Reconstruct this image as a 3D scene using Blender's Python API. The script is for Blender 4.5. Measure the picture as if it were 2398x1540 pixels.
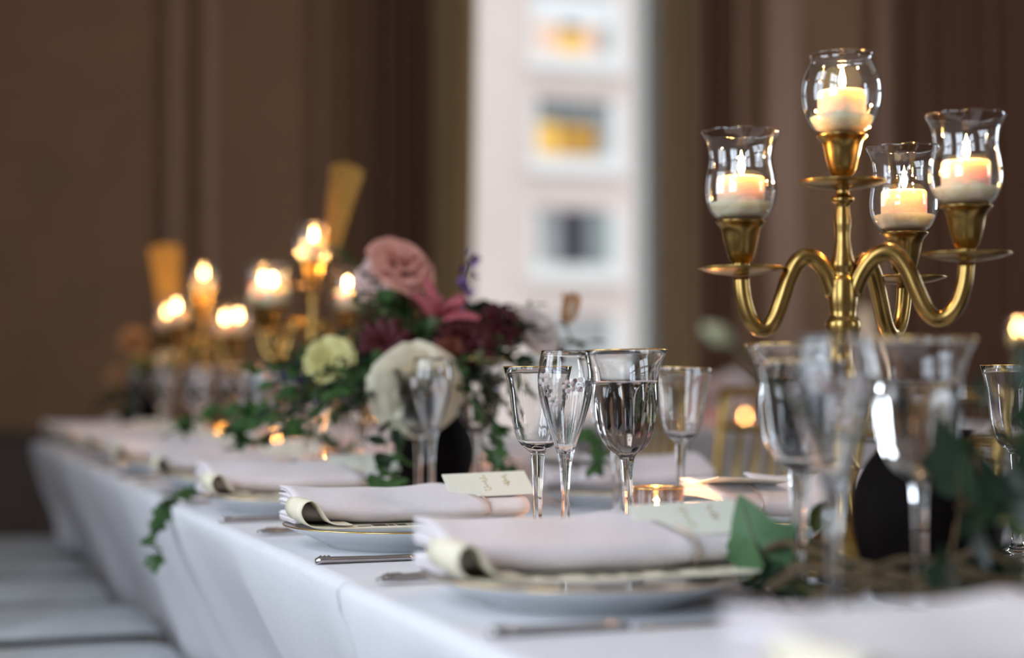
import bpy, bmesh, math, random
from mathutils import Vector, Matrix

PI = math.pi
R = math.radians
rnd = random.Random(7)
scene = bpy.context.scene
COL = scene.collection
for o in list(bpy.data.objects):
    bpy.data.objects.remove(o)

# ------------------------------------------------------------------ camera
TABLE = 0.75                       # height of the table top
CAM = Vector((-0.408, 0.0, 0.942))
YAW, PITCH, FPX = R(20.06), R(1.647), 4000.0
cam_d = bpy.data.cameras.new('camera')
cam = bpy.data.objects.new('camera', cam_d)
COL.objects.link(cam)
cam.location = CAM
cam.rotation_euler = (PI / 2 + PITCH, 0, -YAW)
cam_d.sensor_width = 36.0
cam_d.lens = FPX / 2398 * 36.0
cam_d.clip_start, cam_d.clip_end = 0.02, 300
cam_d.dof.use_dof = True
cam_d.dof.focus_distance = 1.84
cam_d.dof.aperture_fstop = 1.9
scene.camera = cam

# ------------------------------------------------------------------ world, light, exposure
world = bpy.data.worlds.new('overcast_sky')
scene.world = world
world.use_nodes = True
bg = world.node_tree.nodes['Background']
bg.inputs[0].default_value = (0.93, 0.96, 1.0, 1)
bg.inputs[1].default_value = 1.34
scene.view_settings.view_transform = 'Standard'
scene.view_settings.look = 'None'
scene.view_settings.gamma = 1.0
scene.view_settings.use_curve_mapping = False
scene.view_settings.exposure = -0.1
cy = scene.cycles
cy.max_bounces = 8
cy.transmission_bounces = 8
cy.glossy_bounces = 3
cy.diffuse_bounces = 2
cy.transparent_max_bounces = 12
cy.light_sampling_threshold = 0.02
cy.sample_clamp_indirect = 16.0
cy.caustics_refractive = False
cy.caustics_reflective = False
cy.blur_glossy = 0.3
cy.use_light_tree = False


def window_light(name, loc, rot, sx, sy, watts, col=(0.80, 0.89, 1.0)):
    l = bpy.data.lights.new(name, 'AREA')
    l.shape = 'RECTANGLE'
    l.size, l.size_y = sx, sy
    l.energy = watts
    l.color = col
    o = bpy.data.objects.new(name, l)
    COL.objects.link(o)
    o.location = loc
    o.rotation_euler = rot
    return o


ROOM = dict(x0=-2.0, x1=7.2, y0=-4.2, y1=8.0, h=4.3)
LEFT_WIN = [(-0.35, 0.72), (2.0, 0.72)]      # centre y, half width, in the side wall
FILL_WIN = [(5.3, 0.42)]       # centre x, half width; unseen window added to brighten the far wall
DAY = (0.74, 0.86, 1.0)
for (wy, hw) in LEFT_WIN:
    for s in (-1, 1):
        for zc, zh in ((1.55, 1.25), (2.95, 1.05)):
            window_light('daylight_window', (ROOM['x0'] + 0.02, wy + s * 0.37, zc), (0, R(-90), 0), zh, 0.62, (17 if wy < 1 else 12) * zh, DAY)
for (wx, hw) in FILL_WIN:
    for s in (-1, 1):
        for zc, zh in ((1.55, 1.25), (2.95, 1.05)):
            window_light('daylight_window', (wx + s * 0.22, ROOM['y0'] + 0.02, zc), (R(90), 0, 0), 0.32, zh, 18 * zh, DAY)  # fill from the added window, aimed at the far wall


RIGHT_WIN = [(3.6, 0.42)]                    # centre y, half width, in the wall on the other side
for (wy, hw) in RIGHT_WIN:
    for s in (-1, 1):
        for zc, zh in ((1.55, 1.25), (2.95, 1.05)):
            window_light('daylight_window', (ROOM['x1'] - 0.02, wy + s * 0.22, zc), (0, R(90), 0), zh, 0.32, 24 * zh, DAY)


def W(px, py, d):
    """a point of the place seen at photo pixel (px, py), d metres along the lens axis"""
    f = Vector((math.sin(YAW) * math.cos(PITCH), math.cos(YAW) * math.cos(PITCH), math.sin(PITCH)))
    r = Vector((math.cos(YAW), -math.sin(YAW), 0))
    u = r.cross(f)
    return CAM + d * (f + (px - 1199) / FPX * r - (py - 770) / FPX * u)


def wall_x(px, y=8.0):
    return CAM.x + y * math.tan(YAW + math.atan((px - 1199) / FPX))


# ------------------------------------------------------------------ materials
MATS = {}


def mat(name, col, rough=0.5, metal=0.0, trans=0.0, ior=1.45, sss=0.0, sss_r=(0.01, 0.006, 0.004), sheen=0.0,
        var=None, bump=None, coat=0.0, spec=0.5, emit=None, translucent=0.0, tint2=None):
    m = bpy.data.materials.new(name)
    m.use_nodes = True
    nt = m.node_tree
    b = nt.nodes['Principled BSDF']
    b.inputs['Base Color'].default_value = (*col, 1)
    b.inputs['Roughness'].default_value = rough
    b.inputs['Metallic'].default_value = metal
    b.inputs['Transmission Weight'].default_value = trans
    b.inputs['IOR'].default_value = ior
    b.inputs['Specular IOR Level'].default_value = spec
    b.inputs['Coat Weight'].default_value = coat
    b.inputs['Sheen Weight'].default_value = sheen
    if sss:
        b.inputs['Subsurface Weight'].default_value = sss
        b.inputs['Subsurface Radius'].default_value = sss_r
        b.inputs['Subsurface Scale'].default_value = 1.0
    if emit:
        b.inputs['Emission Color'].default_value = (*emit[0], 1)
        b.inputs['Emission Strength'].default_value = emit[1]
    tc = nt.nodes.new('ShaderNodeTexCoord')
    if var:
        n = nt.nodes.new('ShaderNodeTexNoise')
        n.inputs['Scale'].default_value = var[0]
        n.inputs['Detail'].default_value = 4
        nt.links.new(tc.outputs['Object'], n.inputs['Vector'])
        r = nt.nodes.new('ShaderNodeValToRGB')
        a = var[1]
        c2 = tint2 or tuple(min(1, c * (1 + a)) for c in col)
        r.color_ramp.elements[0].position = 0.3
        r.color_ramp.elements[1].position = 0.7
        r.color_ramp.elements[0].color = (*[c * (1 - a) for c in col], 1)
        r.color_ramp.elements[1].color = (*c2, 1)
        nt.links.new(n.outputs['Fac'], r.inputs['Fac'])
        nt.links.new(r.outputs['Color'], b.inputs['Base Color'])
    if bump:
        n = nt.nodes.new('ShaderNodeTexNoise')
        n.inputs['Scale'].default_value = bump[0]
        n.inputs['Detail'].default_value = 3
        nt.links.new(tc.outputs['Object'], n.inputs['Vector'])
        bp = nt.nodes.new('ShaderNodeBump')
        bp.inputs['Strength'].default_value = bump[1]
        bp.inputs['Distance'].default_value = bump[2] if len(bump) > 2 else 0.002
        nt.links.new(n.outputs['Fac'], bp.inputs['Height'])
        nt.links.new(bp.outputs['Normal'], b.inputs['Normal'])
    if translucent:
        t = nt.nodes.new('ShaderNodeBsdfTranslucent')
        t.inputs['Color'].default_value = (*col, 1)
        mx = nt.nodes.new('ShaderNodeMixShader')
        mx.inputs[0].default_value = translucent
        nt.links.new(b.outputs[0], mx.inputs[1])
        nt.links.new(t.outputs[0], mx.inputs[2])
        nt.links.new(mx.outputs[0], nt.nodes['Material Output'].inputs['Surface'])
    MATS[name] = m
    return m


def thin_glass(name, tint=(1, 1, 1), edge=1.0):
    """a thin blown-glass wall: clear straight through, mirror-like at grazing angles"""
    m = bpy.data.materials.new(name)
    m.use_nodes = True
    nt = m.node_tree
    nt.nodes.remove(nt.nodes['Principled BSDF'])
    tr = nt.nodes.new('ShaderNodeBsdfTransparent')
    tr.inputs[0].default_value = (*tint, 1)
    gl = nt.nodes.new('ShaderNodeBsdfGlossy')
    gl.inputs['Roughness'].default_value = 0.02
    fr = nt.nodes.new('ShaderNodeLayerWeight')
    pw = nt.nodes.new('ShaderNodeMath')
    pw.operation = 'POWER'
    pw.inputs[1].default_value = 4.0
    ml = nt.nodes.new('ShaderNodeMath')
    ml.operation = 'MULTIPLY_ADD'
    ml.use_clamp = True
    ml.inputs[1].default_value = 0.5 * edge
    ml.inputs[2].default_value = 0.04 * edge
    mx = nt.nodes.new('ShaderNodeMixShader')
    nt.links.new(fr.outputs['Facing'], pw.inputs[0])
    nt.links.new(pw.outputs[0], ml.inputs[0])
    nt.links.new(ml.outputs[0], mx.inputs[0])
    nt.links.new(tr.outputs[0], mx.inputs[1])
    nt.links.new(gl.outputs[0], mx.inputs[2])
    nt.links.new(mx.outputs[0], nt.nodes['Material Output'].inputs['Surface'])
    MATS[name] = m
    return m


def emission(name, col, s):
    m = bpy.data.materials.new(name)
    m.use_nodes = True
    nt = m.node_tree
    nt.nodes.remove(nt.nodes['Principled BSDF'])
    e = nt.nodes.new('ShaderNodeEmission')
    e.inputs[0].default_value = (*col, 1)
    e.inputs[1].default_value = s
    nt.links.new(e.outputs[0], nt.nodes['Material Output'].inputs['Surface'])
    MATS[name] = m
    return m


mat('wall_paint', (0.245, 0.127, 0.060), 0.75, var=(3, 0.08))
mat('wall_light', (0.58, 0.47, 0.39), 0.8, var=(3, 0.05))  # unseen walls, paint kept pale to bounce more fill light
mat('wall_trim', (0.34, 0.180, 0.105), 0.5, var=(6, 0.06))
mat('wainscot', (0.085, 0.055, 0.042), 0.5, var=(9, 0.15))
mat('ceiling_paint', (0.62, 0.57, 0.52), 0.8, var=(2, 0.03))
mat('carpet', (0.055, 0.038, 0.034), 0.95, var=(60, 0.25), bump=(400, 0.4))
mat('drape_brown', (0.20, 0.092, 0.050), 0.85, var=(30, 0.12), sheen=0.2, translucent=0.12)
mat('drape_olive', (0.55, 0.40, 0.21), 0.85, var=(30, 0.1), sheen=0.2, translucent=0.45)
mat('white_frame', (0.80, 0.80, 0.76), 0.5, var=(8, 0.03))
mat('facade', (0.84, 0.715, 0.665), 0.9, var=(0.4, 0.04))
mat('facade_trim', (0.94, 0.94, 0.92), 0.8, var=(1, 0.02))
mat('room_dark', (0.055, 0.055, 0.075), 0.8, var=(1, 0.2))
mat('curtain_grey', (0.42, 0.43, 0.43), 0.8, var=(2, 0.2))
mat('curtain_teal', (0.30, 0.34, 0.34), 0.8, var=(2, 0.25))
mat('shade_white', (0.93, 0.96, 0.97), 0.8, var=(2, 0.02))
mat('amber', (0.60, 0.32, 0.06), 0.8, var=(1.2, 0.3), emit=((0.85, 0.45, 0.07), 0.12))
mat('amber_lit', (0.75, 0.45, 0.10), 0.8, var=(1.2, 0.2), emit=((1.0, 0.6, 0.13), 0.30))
mat('peach_lit', (0.80, 0.55, 0.42), 0.8, var=(1.5, 0.2), emit=((1.0, 0.62, 0.42), 0.25))  # warm interior light painted in as emission
mat('street', (0.35, 0.34, 0.33), 0.9, var=(0.5, 0.1))
mat('linen', (0.81, 0.79, 0.825), 0.9, var=(140, 0.025), bump=(900, 0.25, 0.0006), sheen=0.15)
mat('napkin_linen', (0.84, 0.755, 0.765), 0.9, var=(120, 0.03), bump=(700, 0.3, 0.0006), sheen=0.15)
mat('cream_paper', (0.90, 0.81, 0.62), 0.8, var=(150, 0.03), bump=(500, 0.2, 0.0004))
mat('card_paper', (0.86, 0.84, 0.72), 0.75, var=(200, 0.02), bump=(500, 0.15, 0.0003))
mat('thread', (0.66, 0.48, 0.38), 0.7, var=(300, 0.1))
mat('dark_ink', (0.035, 0.025, 0.022), 0.6, var=(300, 0.3))
mat('gold_ink', (0.50, 0.36, 0.09), 0.4, metal=0.4, var=(200, 0.15))
mat('porcelain', (0.78, 0.82, 0.84), 0.12, var=(40, 0.015), coat=0.3)
mat('gold_rim', (0.86, 0.55, 0.18), 0.22, metal=1.0, var=(80, 0.06))
mat('silver', (0.55, 0.52, 0.52), 0.18, metal=1.0, var=(60, 0.06))
mat('brass', (0.38, 0.24, 0.075), 0.26, metal=1.0, var=(25, 0.25), bump=(60, 0.05, 0.001))
mat('chair_gold', (0.36, 0.245, 0.08), 0.32, metal=0.75, var=(20, 0.15))
mat('cushion_cloth', (0.68, 0.70, 0.72), 0.9, var=(80, 0.04), bump=(300, 0.2))
mat('glass', (1.0, 1.0, 1.0), 0.0, trans=1.0, ior=1.47)
mat('rose_glass', (1.0, 0.90, 0.88), 0.02, trans=1.0, ior=1.35)
mat('water', (1.0, 0.97, 0.94), 0.0, trans=1.0, ior=1.33)
thin_glass('hurricane_glass', (0.985, 0.98, 0.975), 1.9)
thin_glass('window_glass', (0.98, 0.985, 0.985), 0.6)
thin_glass('votive_glass', (0.97, 0.88, 0.84), 1.0)
mat('cut_glass', (1.0, 0.80, 0.62), 0.35, var=(60, 0.05), translucent=0.5)
mat('enamel_white', (0.95, 0.84, 0.83), 0.5, var=(200, 0.04), translucent=0.55)
mat('enamel_green', (0.05, 0.14, 0.04), 0.5, var=(200, 0.1))
mat('wax', (0.92, 0.76, 0.56), 0.45, sss=1.0, sss_r=(0.020, 0.013, 0.007), var=(40, 0.02))
mat('wax_glow_tint', (0.96, 0.71, 0.50), 0.45, sss=1.0, sss_r=(0.030, 0.016, 0.008), var=(40, 0.02))  # same wax, candle glow put into its warmer colour
mat('wick', (0.03, 0.02, 0.015), 0.9, var=(200, 0.2))
emission('flame', (1.0, 0.58, 0.20), 90.0)
mat('dark_vase', (0.005, 0.003, 0.003), 0.7, var=(20, 0.3), spec=0.08)
mat('leaf_green', (0.045, 0.110, 0.028), 0.5, var=(35, 0.35), translucent=0.22)
mat('leaf_deep', (0.010, 0.030, 0.012), 0.5, var=(30, 0.35), translucent=0.15)
mat('leaf_olive', (0.075, 0.085, 0.022), 0.55, var=(35, 0.35), translucent=0.25)
mat('leaf_ivy', (0.075, 0.165, 0.065), 0.5, var=(60, 0.30), translucent=0.15)
mat('leaf_vein', (0.16, 0.13, 0.07), 0.6, var=(60, 0.1))
mat('stem_green', (0.05, 0.08, 0.025), 0.6, var=(60, 0.2))
mat('twig', (0.16, 0.10, 0.045), 0.8, var=(120, 0.35), bump=(200, 0.5))
mat('petal_peach', (0.80, 0.42, 0.34), 0.6, var=(25, 0.12), translucent=0.3)
mat('petal_blush', (0.86, 0.62, 0.58), 0.6, var=(25, 0.1), translucent=0.3)
mat('petal_pink', (0.55, 0.14, 0.17), 0.55, var=(40, 0.25), translucent=0.3)
mat('petal_burgundy', (0.085, 0.010, 0.016), 0.6, var=(40, 0.35), translucent=0.12)
mat('petal_yellow', (0.80, 0.76, 0.36), 0.6, var=(25, 0.1), translucent=0.3)
mat('petal_cream', (0.86, 0.80, 0.62), 0.6, var=(25, 0.1), translucent=0.3)
mat('petal_white', (0.86, 0.80, 0.78), 0.6, var=(25, 0.08), translucent=0.35)
mat('petal_violet', (0.17, 0.10, 0.33), 0.6, var=(60, 0.25), translucent=0.25)
mat('petal_orange', (0.62, 0.27, 0.08), 0.6, var=(30, 0.2), translucent=0.3)
mat('bud_green', (0.46, 0.44, 0.26), 0.6, var=(60, 0.15), translucent=0.2)
mat('petal_tan', (0.30, 0.17, 0.085), 0.6, var=(30, 0.2), translucent=0.2)
mat('petal_olive', (0.24, 0.20, 0.06), 0.6, var=(30, 0.2), translucent=0.2)
mat('petal_rust', (0.20, 0.06, 0.025), 0.6, var=(30, 0.25), translucent=0.2)
mat('vine_bark', (0.075, 0.048, 0.020), 0.8, var=(120, 0.4), bump=(200, 0.5))
mat('dried_gold', (0.72, 0.46, 0.13), 0.6, var=(50, 0.2), translucent=0.25)

# ------------------------------------------------------------------ mesh helpers


def mesh_from(name, V, F, smooth=True):
    me = bpy.data.meshes.new(name)
    me.from_pydata([tuple(v) for v in V], [], F)
    me.update()
    if smooth:
        for p in me.polygons:
            p.use_smooth = True
    return me


def put(name, me, m=None, parent=None, loc=(0, 0, 0), rot=(0, 0, 0), scale=(1, 1, 1)):
    o = bpy.data.objects.new(name, me)
    COL.objects.link(o)
    if m and not me.materials:
        me.materials.append(MATS[m])
    o.parent = parent
    o.location = loc
    o.rotation_euler = rot
    o.scale = scale
    return o


def part(name, VF, m, parent=None, smooth=True, **k):
    return put(name, mesh_from(name, VF[0], VF[1], smooth), m, parent, **k)


def tag(o, label, cat, group=None, kind=None):
    o['label'] = label
    o['category'] = cat
    if group:
        o['group'] = group
    if kind:
        o['kind'] = kind
    return o


def thing(name, label, cat, loc=(0, 0, 0), rz=0.0, group=None):
    o = bpy.data.objects.new(name, None)
    COL.objects.link(o)
    o.empty_display_size = 0.03
    o.location = loc
    o.rotation_euler = (0, 0, rz)
    return tag(o, label, cat, group)


def struct(o):
    o['kind'] = 'structure'
    return o


def dup(root, loc, rz=0.0, label=None, group=None, tilt=(0, 0)):
    r = root.copy()
    COL.objects.link(r)
    r.location = loc
    r.rotation_euler = (tilt[0], tilt[1], rz)
    if label:
        r['label'] = label
    if group:
        r['group'] = group
    for ch in root.children:
        c = ch.copy()
        COL.objects.link(c)
        c.parent = r
        for g in ch.children:
            d = g.copy()
            COL.objects.link(d)
            d.parent = c
    return r


def join(*parts):
    V, F = [], []
    for v, f in parts:
        n = len(V)
        V += list(v)
        F += [tuple(i + n for i in q) for q in f]
    return V, F


def box(x0, x1, y0, y1, z0, z1):
    V = [(x, y, z) for z in (z0, z1) for y in (y0, y1) for x in (x0, x1)]
    F = [(0, 2, 3, 1), (4, 5, 7, 6), (0, 1, 5, 4), (1, 3, 7, 5), (3, 2, 6, 7), (2, 0, 4, 6)]
    return V, F


def bbox(x0, x1, y0, y1, z0, z1, b):
    """a box with bevelled edges"""
    bm = bmesh.new()
    bmesh.ops.create_cube(bm, size=1)
    for v in bm.verts:
        v.co = ((x0 + x1) / 2 + v.co.x * (x1 - x0), (y0 + y1) / 2 + v.co.y * (y1 - y0), (z0 + z1) / 2 + v.co.z * (z1 - z0))
    bmesh.ops.bevel(bm, geom=list(bm.edges), offset=b, segments=2, affect='EDGES', profile=0.6)
    bm.verts.index_update()
    V = [v.co.copy() for v in bm.verts]
    F = [tuple(v.index for v in f.verts) for f in bm.faces]
    bm.free()
    return V, F


def lathe(prof, seg=32, mod=None, closed=False, cap0=False, cap1=False):
    """prof: (r, z) pairs from the bottom up; mod(angle, r, z) -> r, z"""
    V, F = [], []
    n = len(prof)
    for (r, z) in prof:
        for k in range(seg):
            a = 2 * PI * k / seg
            rr, zz = mod(a, r, z) if mod else (r, z)
            V.append((rr * math.cos(a), rr * math.sin(a), zz))
    for i in range(n if closed else n - 1):
        j = (i + 1) % n
        for k in range(seg):
            l = (k + 1) % seg
            F.append((i * seg + k, i * seg + l, j * seg + l, j * seg + k))
    if cap0:
        F.append(tuple(range(seg - 1, -1, -1)))
    if cap1:
        F.append(tuple((n - 1) * seg + k for k in range(seg)))
    return V, F


def spline(pts, n=6):
    """catmull-rom through the points"""
    P = [Vector(p) for p in pts]
    P = [P[0] * 2 - P[1]] + P + [P[-1] * 2 - P[-2]]
    out = []
    for i in range(1, len(P) - 2):
        a, b, c, d = P[i - 1], P[i], P[i + 1], P[i + 2]
        for k in range(n):
            t = k / n
            out.append(0.5 * ((2 * b) + (c - a) * t + (2 * a - 5 * b + 4 * c - d) * t * t + (3 * b - a - 3 * c + d) * t ** 3))
    out.append(P[-2])
    return out


def tube(path, rad, seg=8, cap=True):
    """rad: a number or a function of 0..1"""
    P = [Vector(p) for p in path]
    V, F = [], []
    up = Vector((0, 0, 1))
    prev = None
    n = len(P)
    for i, p in enumerate(P):
        t = (P[min(i + 1, n - 1)] - P[max(i - 1, 0)]).normalized()
        if prev is None:
            s = t.cross(up)
            if s.length < 0.1:
                s = t.cross(Vector((1, 0, 0)))
        else:
            s = prev - t * prev.dot(t)
        s.normalize()
        prev = s
        q = t.cross(s)
        r = rad(i / (n - 1)) if callable(rad) else rad
        for k in range(seg):
            a = 2 * PI * k / seg
            V.append(p + (s * math.cos(a) + q * math.sin(a)) * r)
    for i in range(n - 1):
        for k in range(seg):
            l = (k + 1) % seg
            F.append((i * seg + k, (i + 1) * seg + k, (i + 1) * seg + l, i * seg + l))
    if cap:
        F.append(tuple(range(seg)))
        F.append(tuple((n - 1) * seg + k for k in reversed(range(seg))))
    return V, F


def grid(fn, nu, nv):
    V = [fn(i / (nu - 1), j / (nv - 1)) for j in range(nv) for i in range(nu)]
    F = [(j * nu + i, j * nu + i + 1, (j + 1) * nu + i + 1, (j + 1) * nu + i) for j in range(nv - 1) for i in range(nu - 1)]
    return V, F


def thick(o, t, off=0.0):
    md = o.modifiers.new('thickness', 'SOLIDIFY')
    md.thickness = t
    md.offset = off
    return o


ORD = ['first', 'second', 'third', 'fourth', 'fifth', 'sixth', 'seventh', 'eighth', 'ninth', 'tenth']

# ------------------------------------------------------------------ the room shell
X0, X1, Y0, Y1, RH = ROOM['x0'], ROOM['x1'], ROOM['y0'], ROOM['y1'], ROOM['h']
struct(part('floor', box(X0, X1, Y0, Y1, -0.1, 0), 'carpet', smooth=False))
struct(part('ceiling', box(X0, X1, Y0, Y1, RH, RH + 0.1), 'ceiling_paint', smooth=False))
segs, y = [], Y0
for (wy, hw) in RIGHT_WIN:
    segs.append(box(X1, X1 + 0.25, y, wy - hw - 0.06, 0, RH))
    segs.append(box(X1, X1 + 0.25, wy - hw - 0.06, wy + hw + 0.06, 0, 0.75))
    segs.append(box(X1, X1 + 0.25, wy - hw - 0.06, wy + hw + 0.06, 3.55, RH))
    y = wy + hw + 0.06
segs.append(box(X1, X1 + 0.25, y, Y1 + 0.3, 0, RH))
struct(part('wall_right', join(*segs), 'wall_light', smooth=False))
# side wall with three tall windows, wall behind the camera with one added for light
segs, y = [], Y0
for (wy, hw) in LEFT_WIN:
    segs.append(box(X0 - 0.25, X0, y, wy - hw - 0.06, 0, RH))
    segs.append(box(X0 - 0.25, X0, wy - hw - 0.06, wy + hw + 0.06, 0, 1.0))
    segs.append(box(X0 - 0.25, X0, wy - hw - 0.06, wy + hw + 0.06, 3.55, RH))
    y = wy + hw + 0.06
segs.append(box(X0 - 0.25, X0, y, Y1 + 0.3, 0, RH))
struct(part('wall_left', join(*segs), 'wall_light', smooth=False))
segs, x = [], X0
for (wx, hw) in FILL_WIN:
    segs.append(box(x, wx - hw - 0.06, Y0 - 0.25, Y0, 0, RH))
    segs.append(box(wx - hw - 0.06, wx + hw + 0.06, Y0 - 0.25, Y0, 0, 1.0))
    segs.append(box(wx - hw - 0.06, wx + hw + 0.06, Y0 - 0.25, Y0, 3.55, RH))
    x = wx + hw + 0.06
segs.append(box(x, X1, Y0 - 0.25, Y0, 0, RH))
struct(part('wall_front', join(*segs), 'wall_light', smooth=False))


def window(name, c, half, axis, z0, z1, depth):
    """a tall two-light window: frame with a mullion and panes; axis 'x' lies in a wall along x"""
    def bx(a0, a1, zz0, zz1, t0, t1):
        return box(a0, a1, t0, t1, zz0, zz1) if axis == 'x' else box(t0, t1, a0, a1, zz0, zz1)
    t0, t1 = depth - 0.04, depth + 0.04
    fr = part(name, join(bx(c - half - 0.06, c - half, z0, z1, t0, t1), bx(c + half, c + half + 0.06, z0, z1, t0, t1),
                         bx(c - half, c + half, z0, z0 + 0.08, t0, t1), bx(c - half, c + half, z1 - 0.08, z1, t0, t1)),
              'white_frame', smooth=False)
    struct(fr)
    part('mullion', bx(c - 0.04, c + 0.04, z0 + 0.08, z1 - 0.08, t0, t1), 'white_frame', fr, smooth=False)
    for s in (-1, 1):
        a, b = sorted((c + s * 0.04, c + s * half))
        part('pane', bx(a, b, z0 + 0.08, z1 - 0.08, depth - 0.003, depth + 0.003), 'window_glass', fr, smooth=False)
    return fr


for k, (wy, hw) in enumerate(LEFT_WIN):
    window('window_%d' % (k + 2), wy, hw, 'y', 0.75, 3.55, X0 - 0.1)
for k, (wx, hw) in enumerate(FILL_WIN):
    window('window_%d' % (k + 4), wx, hw, 'x', 0.75, 3.55, Y0 - 0.1)  # the added window behind the camera

for k, (wy, hw) in enumerate(RIGHT_WIN):
    window('window_%d' % (k + 5), wy, hw, 'y', 0.75, 3.55, X1 + 0.1)

# far wall with the tall window the photo looks through
wl, wr = wall_x(1040), wall_x(1556)
WZ0 = 0.55
struct(part('wall_back', join(box(X0, wl, Y1, Y1 + 0.3, 0, RH), box(wr, X1, Y1, Y1 + 0.3, 0, RH),
                              box(wl, wr, Y1, Y1 + 0.3, 0, WZ0), box(wl, wr, Y1, Y1 + 0.3, 3.9, RH)), 'wall_paint', smooth=False))
fr = struct(part('window_1', join(box(wl, wl + 0.08, Y1 + 0.08, Y1 + 0.2, WZ0, 3.9), box(wr - 0.085, wr, Y1 + 0.03, Y1 + 0.2, WZ0, 3.9),
                                  box(wl, wr, Y1 + 0.08, Y1 + 0.2, WZ0, WZ0 + 0.1), box(wl, wr, Y1 + 0.08, Y1 + 0.2, 3.82, 3.9)), 'white_frame', smooth=False))
part('pane', box(wl + 0.08, wr - 0.085, Y1 + 0.12, Y1 + 0.126, WZ0 + 0.1, 3.82), 'window_glass', fr, smooth=False)
part('window_sill', box(wl - 0.05, wr + 0.05, Y1 - 0.06, Y1 + 0.1, WZ0 - 0.05, WZ0), 'white_frame', fr, smooth=False)

# wainscot, chair rail, pilasters and panel mouldings on the far wall
wn = 1
for a, b in ((X0, wl - 0.08), (wr + 0.08, X1)):
    o = struct(part('baseboard_back', box(a, b, Y1 - 0.035, Y1, 0.0, 0.66), 'wainscot', smooth=False))
    part('chair_rail', bbox(a, b, Y1 - 0.06, Y1, 0.66, 0.71, 0.012), 'wainscot', o)
for (p0, p1, dp) in ((384, 412, .05), (466, 500, .05), (736, 760, .05), (838, 872, .09),
                     (1716, 1730, .05), (1780, 1866, .07), (2040, 2132, .07)):
    xa, xb = wall_x(p0), wall_x(p1)
    struct(part('trim_%d' % wn, bbox(xa, xb, Y1 - dp, Y1, 0.71, RH, 0.015), 'wall_trim'))
    wn += 1


def drape(name, px0, px1, waves, amp, ydist, m, label, ztop=4.2, zbot=0.03, lean=0.0, phase=0.0):
    xa, xb = wall_x(px0, ydist), wall_x(px1, ydist)
    def f(u, v):
        g = 0.5 + 0.5 * math.sin(u * 23.1 + phase)
        yy = ydist + amp * math.sin(u * waves * 2 * PI + phase) * (0.75 + 0.25 * g) + 0.015 * math.sin(v * 5 + u * 9)
        return (xa + (xb - xa) * u + lean * v * u, yy, zbot + (ztop - zbot) * v)
    o = thick(part(name, grid(f, int(waves * 14) + 2, 12), m), 0.006)
    return tag(o, label, 'curtain', 'drapes at the windows')


drape('drape', 868, 1022, 4.5, 0.055, 7.80, 'drape_brown', 'dark brown pleated drape beside the olive one, near the flowers')
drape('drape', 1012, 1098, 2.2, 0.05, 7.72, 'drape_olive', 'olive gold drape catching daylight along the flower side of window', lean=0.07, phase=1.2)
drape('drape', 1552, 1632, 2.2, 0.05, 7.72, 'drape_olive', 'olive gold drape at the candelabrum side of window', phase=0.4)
drape('drape', 1622, 1718, 3.2, 0.055, 7.80, 'drape_brown', 'brown pleated drape between window and candelabrum', phase=0.9)
drape('drape', 2140, 2420, 5.5, 0.06, 7.78, 'drape_brown', 'wide dark brown drape behind the rightmost hurricane candle', phase=2.0)

# ------------------------------------------------------------------ building across the street
FD = 48.0
fc = W(1330, 700, FD)
YF = fc.y
ft = thing('apartment_building', 'pale stone building with stacked windows seen through the tall window', 'building', (fc.x, YF, -16))


def fx(px):
    return wall_x(px, YF) - fc.x


def fz(px, py):
    d = (YF - CAM.y) / (math.cos(YAW) - math.sin(YAW) * (px - 1199) / FPX)
    return W(px, py, d).z + 16


part('wall', box(-16, 16, 0.0, 1.0, 0, 42), 'facade', ft, smooth=False)
ROWS = [(-10, 128, 0), (238, 368, 1), (494, 622, 2), (748, 880, 3), (-250, -118, 2), (1004, 1130, 1)]
for (ya, yb, kind) in ROWS:
    xa, xb = fx(1252), fx(1424)
    z1, z0 = fz(1335, ya), fz(1335, yb)
    w = part('window', box(xa - 0.08, xb + 0.08, -0.10, 0.02, z0 - 0.02, z1 + 0.05), 'room_dark', ft, smooth=False)
    part('frame', join(box(xa - 0.15, xa, -0.2, 0, z0, z1), box(xb, xb + 0.42, -0.2, 0, z0 - 0.4, z1 + 0.1)), 'facade_trim', w, smooth=False)
    part('sill', box(xa - 0.3, xb + 0.45, -0.42, 0, z0 - 0.48, z0), 'facade_trim', w, smooth=False)
    t = (xb - xa)
    def pn(nm, u0, u1, v0, v1, m):
        part(nm, box(xa + t * u0, xa + t * u1, -0.15, -0.105, z0 + (z1 - z0) * v0, z0 + (z1 - z0) * v1), m, w, smooth=False)
    if kind == 0:
        pn('blind', 0, 1, 0.55, 1, 'shade_white')
        pn('curtain', 0, 0.32, 0, 0.55, 'peach_lit')  # orange lit interior put into the emission of these panels
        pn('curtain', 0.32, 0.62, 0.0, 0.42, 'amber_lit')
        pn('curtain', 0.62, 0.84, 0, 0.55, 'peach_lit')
        pn('pane', 0.84, 1, 0, 0.55, 'curtain_grey')
    elif kind == 1:
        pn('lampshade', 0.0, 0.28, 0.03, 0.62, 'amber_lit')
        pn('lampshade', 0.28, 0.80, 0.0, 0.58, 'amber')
        pn('blind', 0, 1, 0.66, 0.92, 'curtain_teal')
        pn('curtain', 0.84, 1, 0, 0.66, 'curtain_grey')
    elif kind == 2:
        pn('curtain', 0, 0.30, 0, 1, 'curtain_grey')
        pn('pane', 0.70, 1.0, 0, 1, 'curtain_teal')
    else:
        pn('curtain', 0, 0.45, 0, 1, 'curtain_grey')
        pn('curtain', 0.45, 1, 0, 1, 'curtain_grey')
struct(part('street_ground', box(-40, 60, 8.6, YF + 2, -16.2, -16), 'street', smooth=False))

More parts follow.
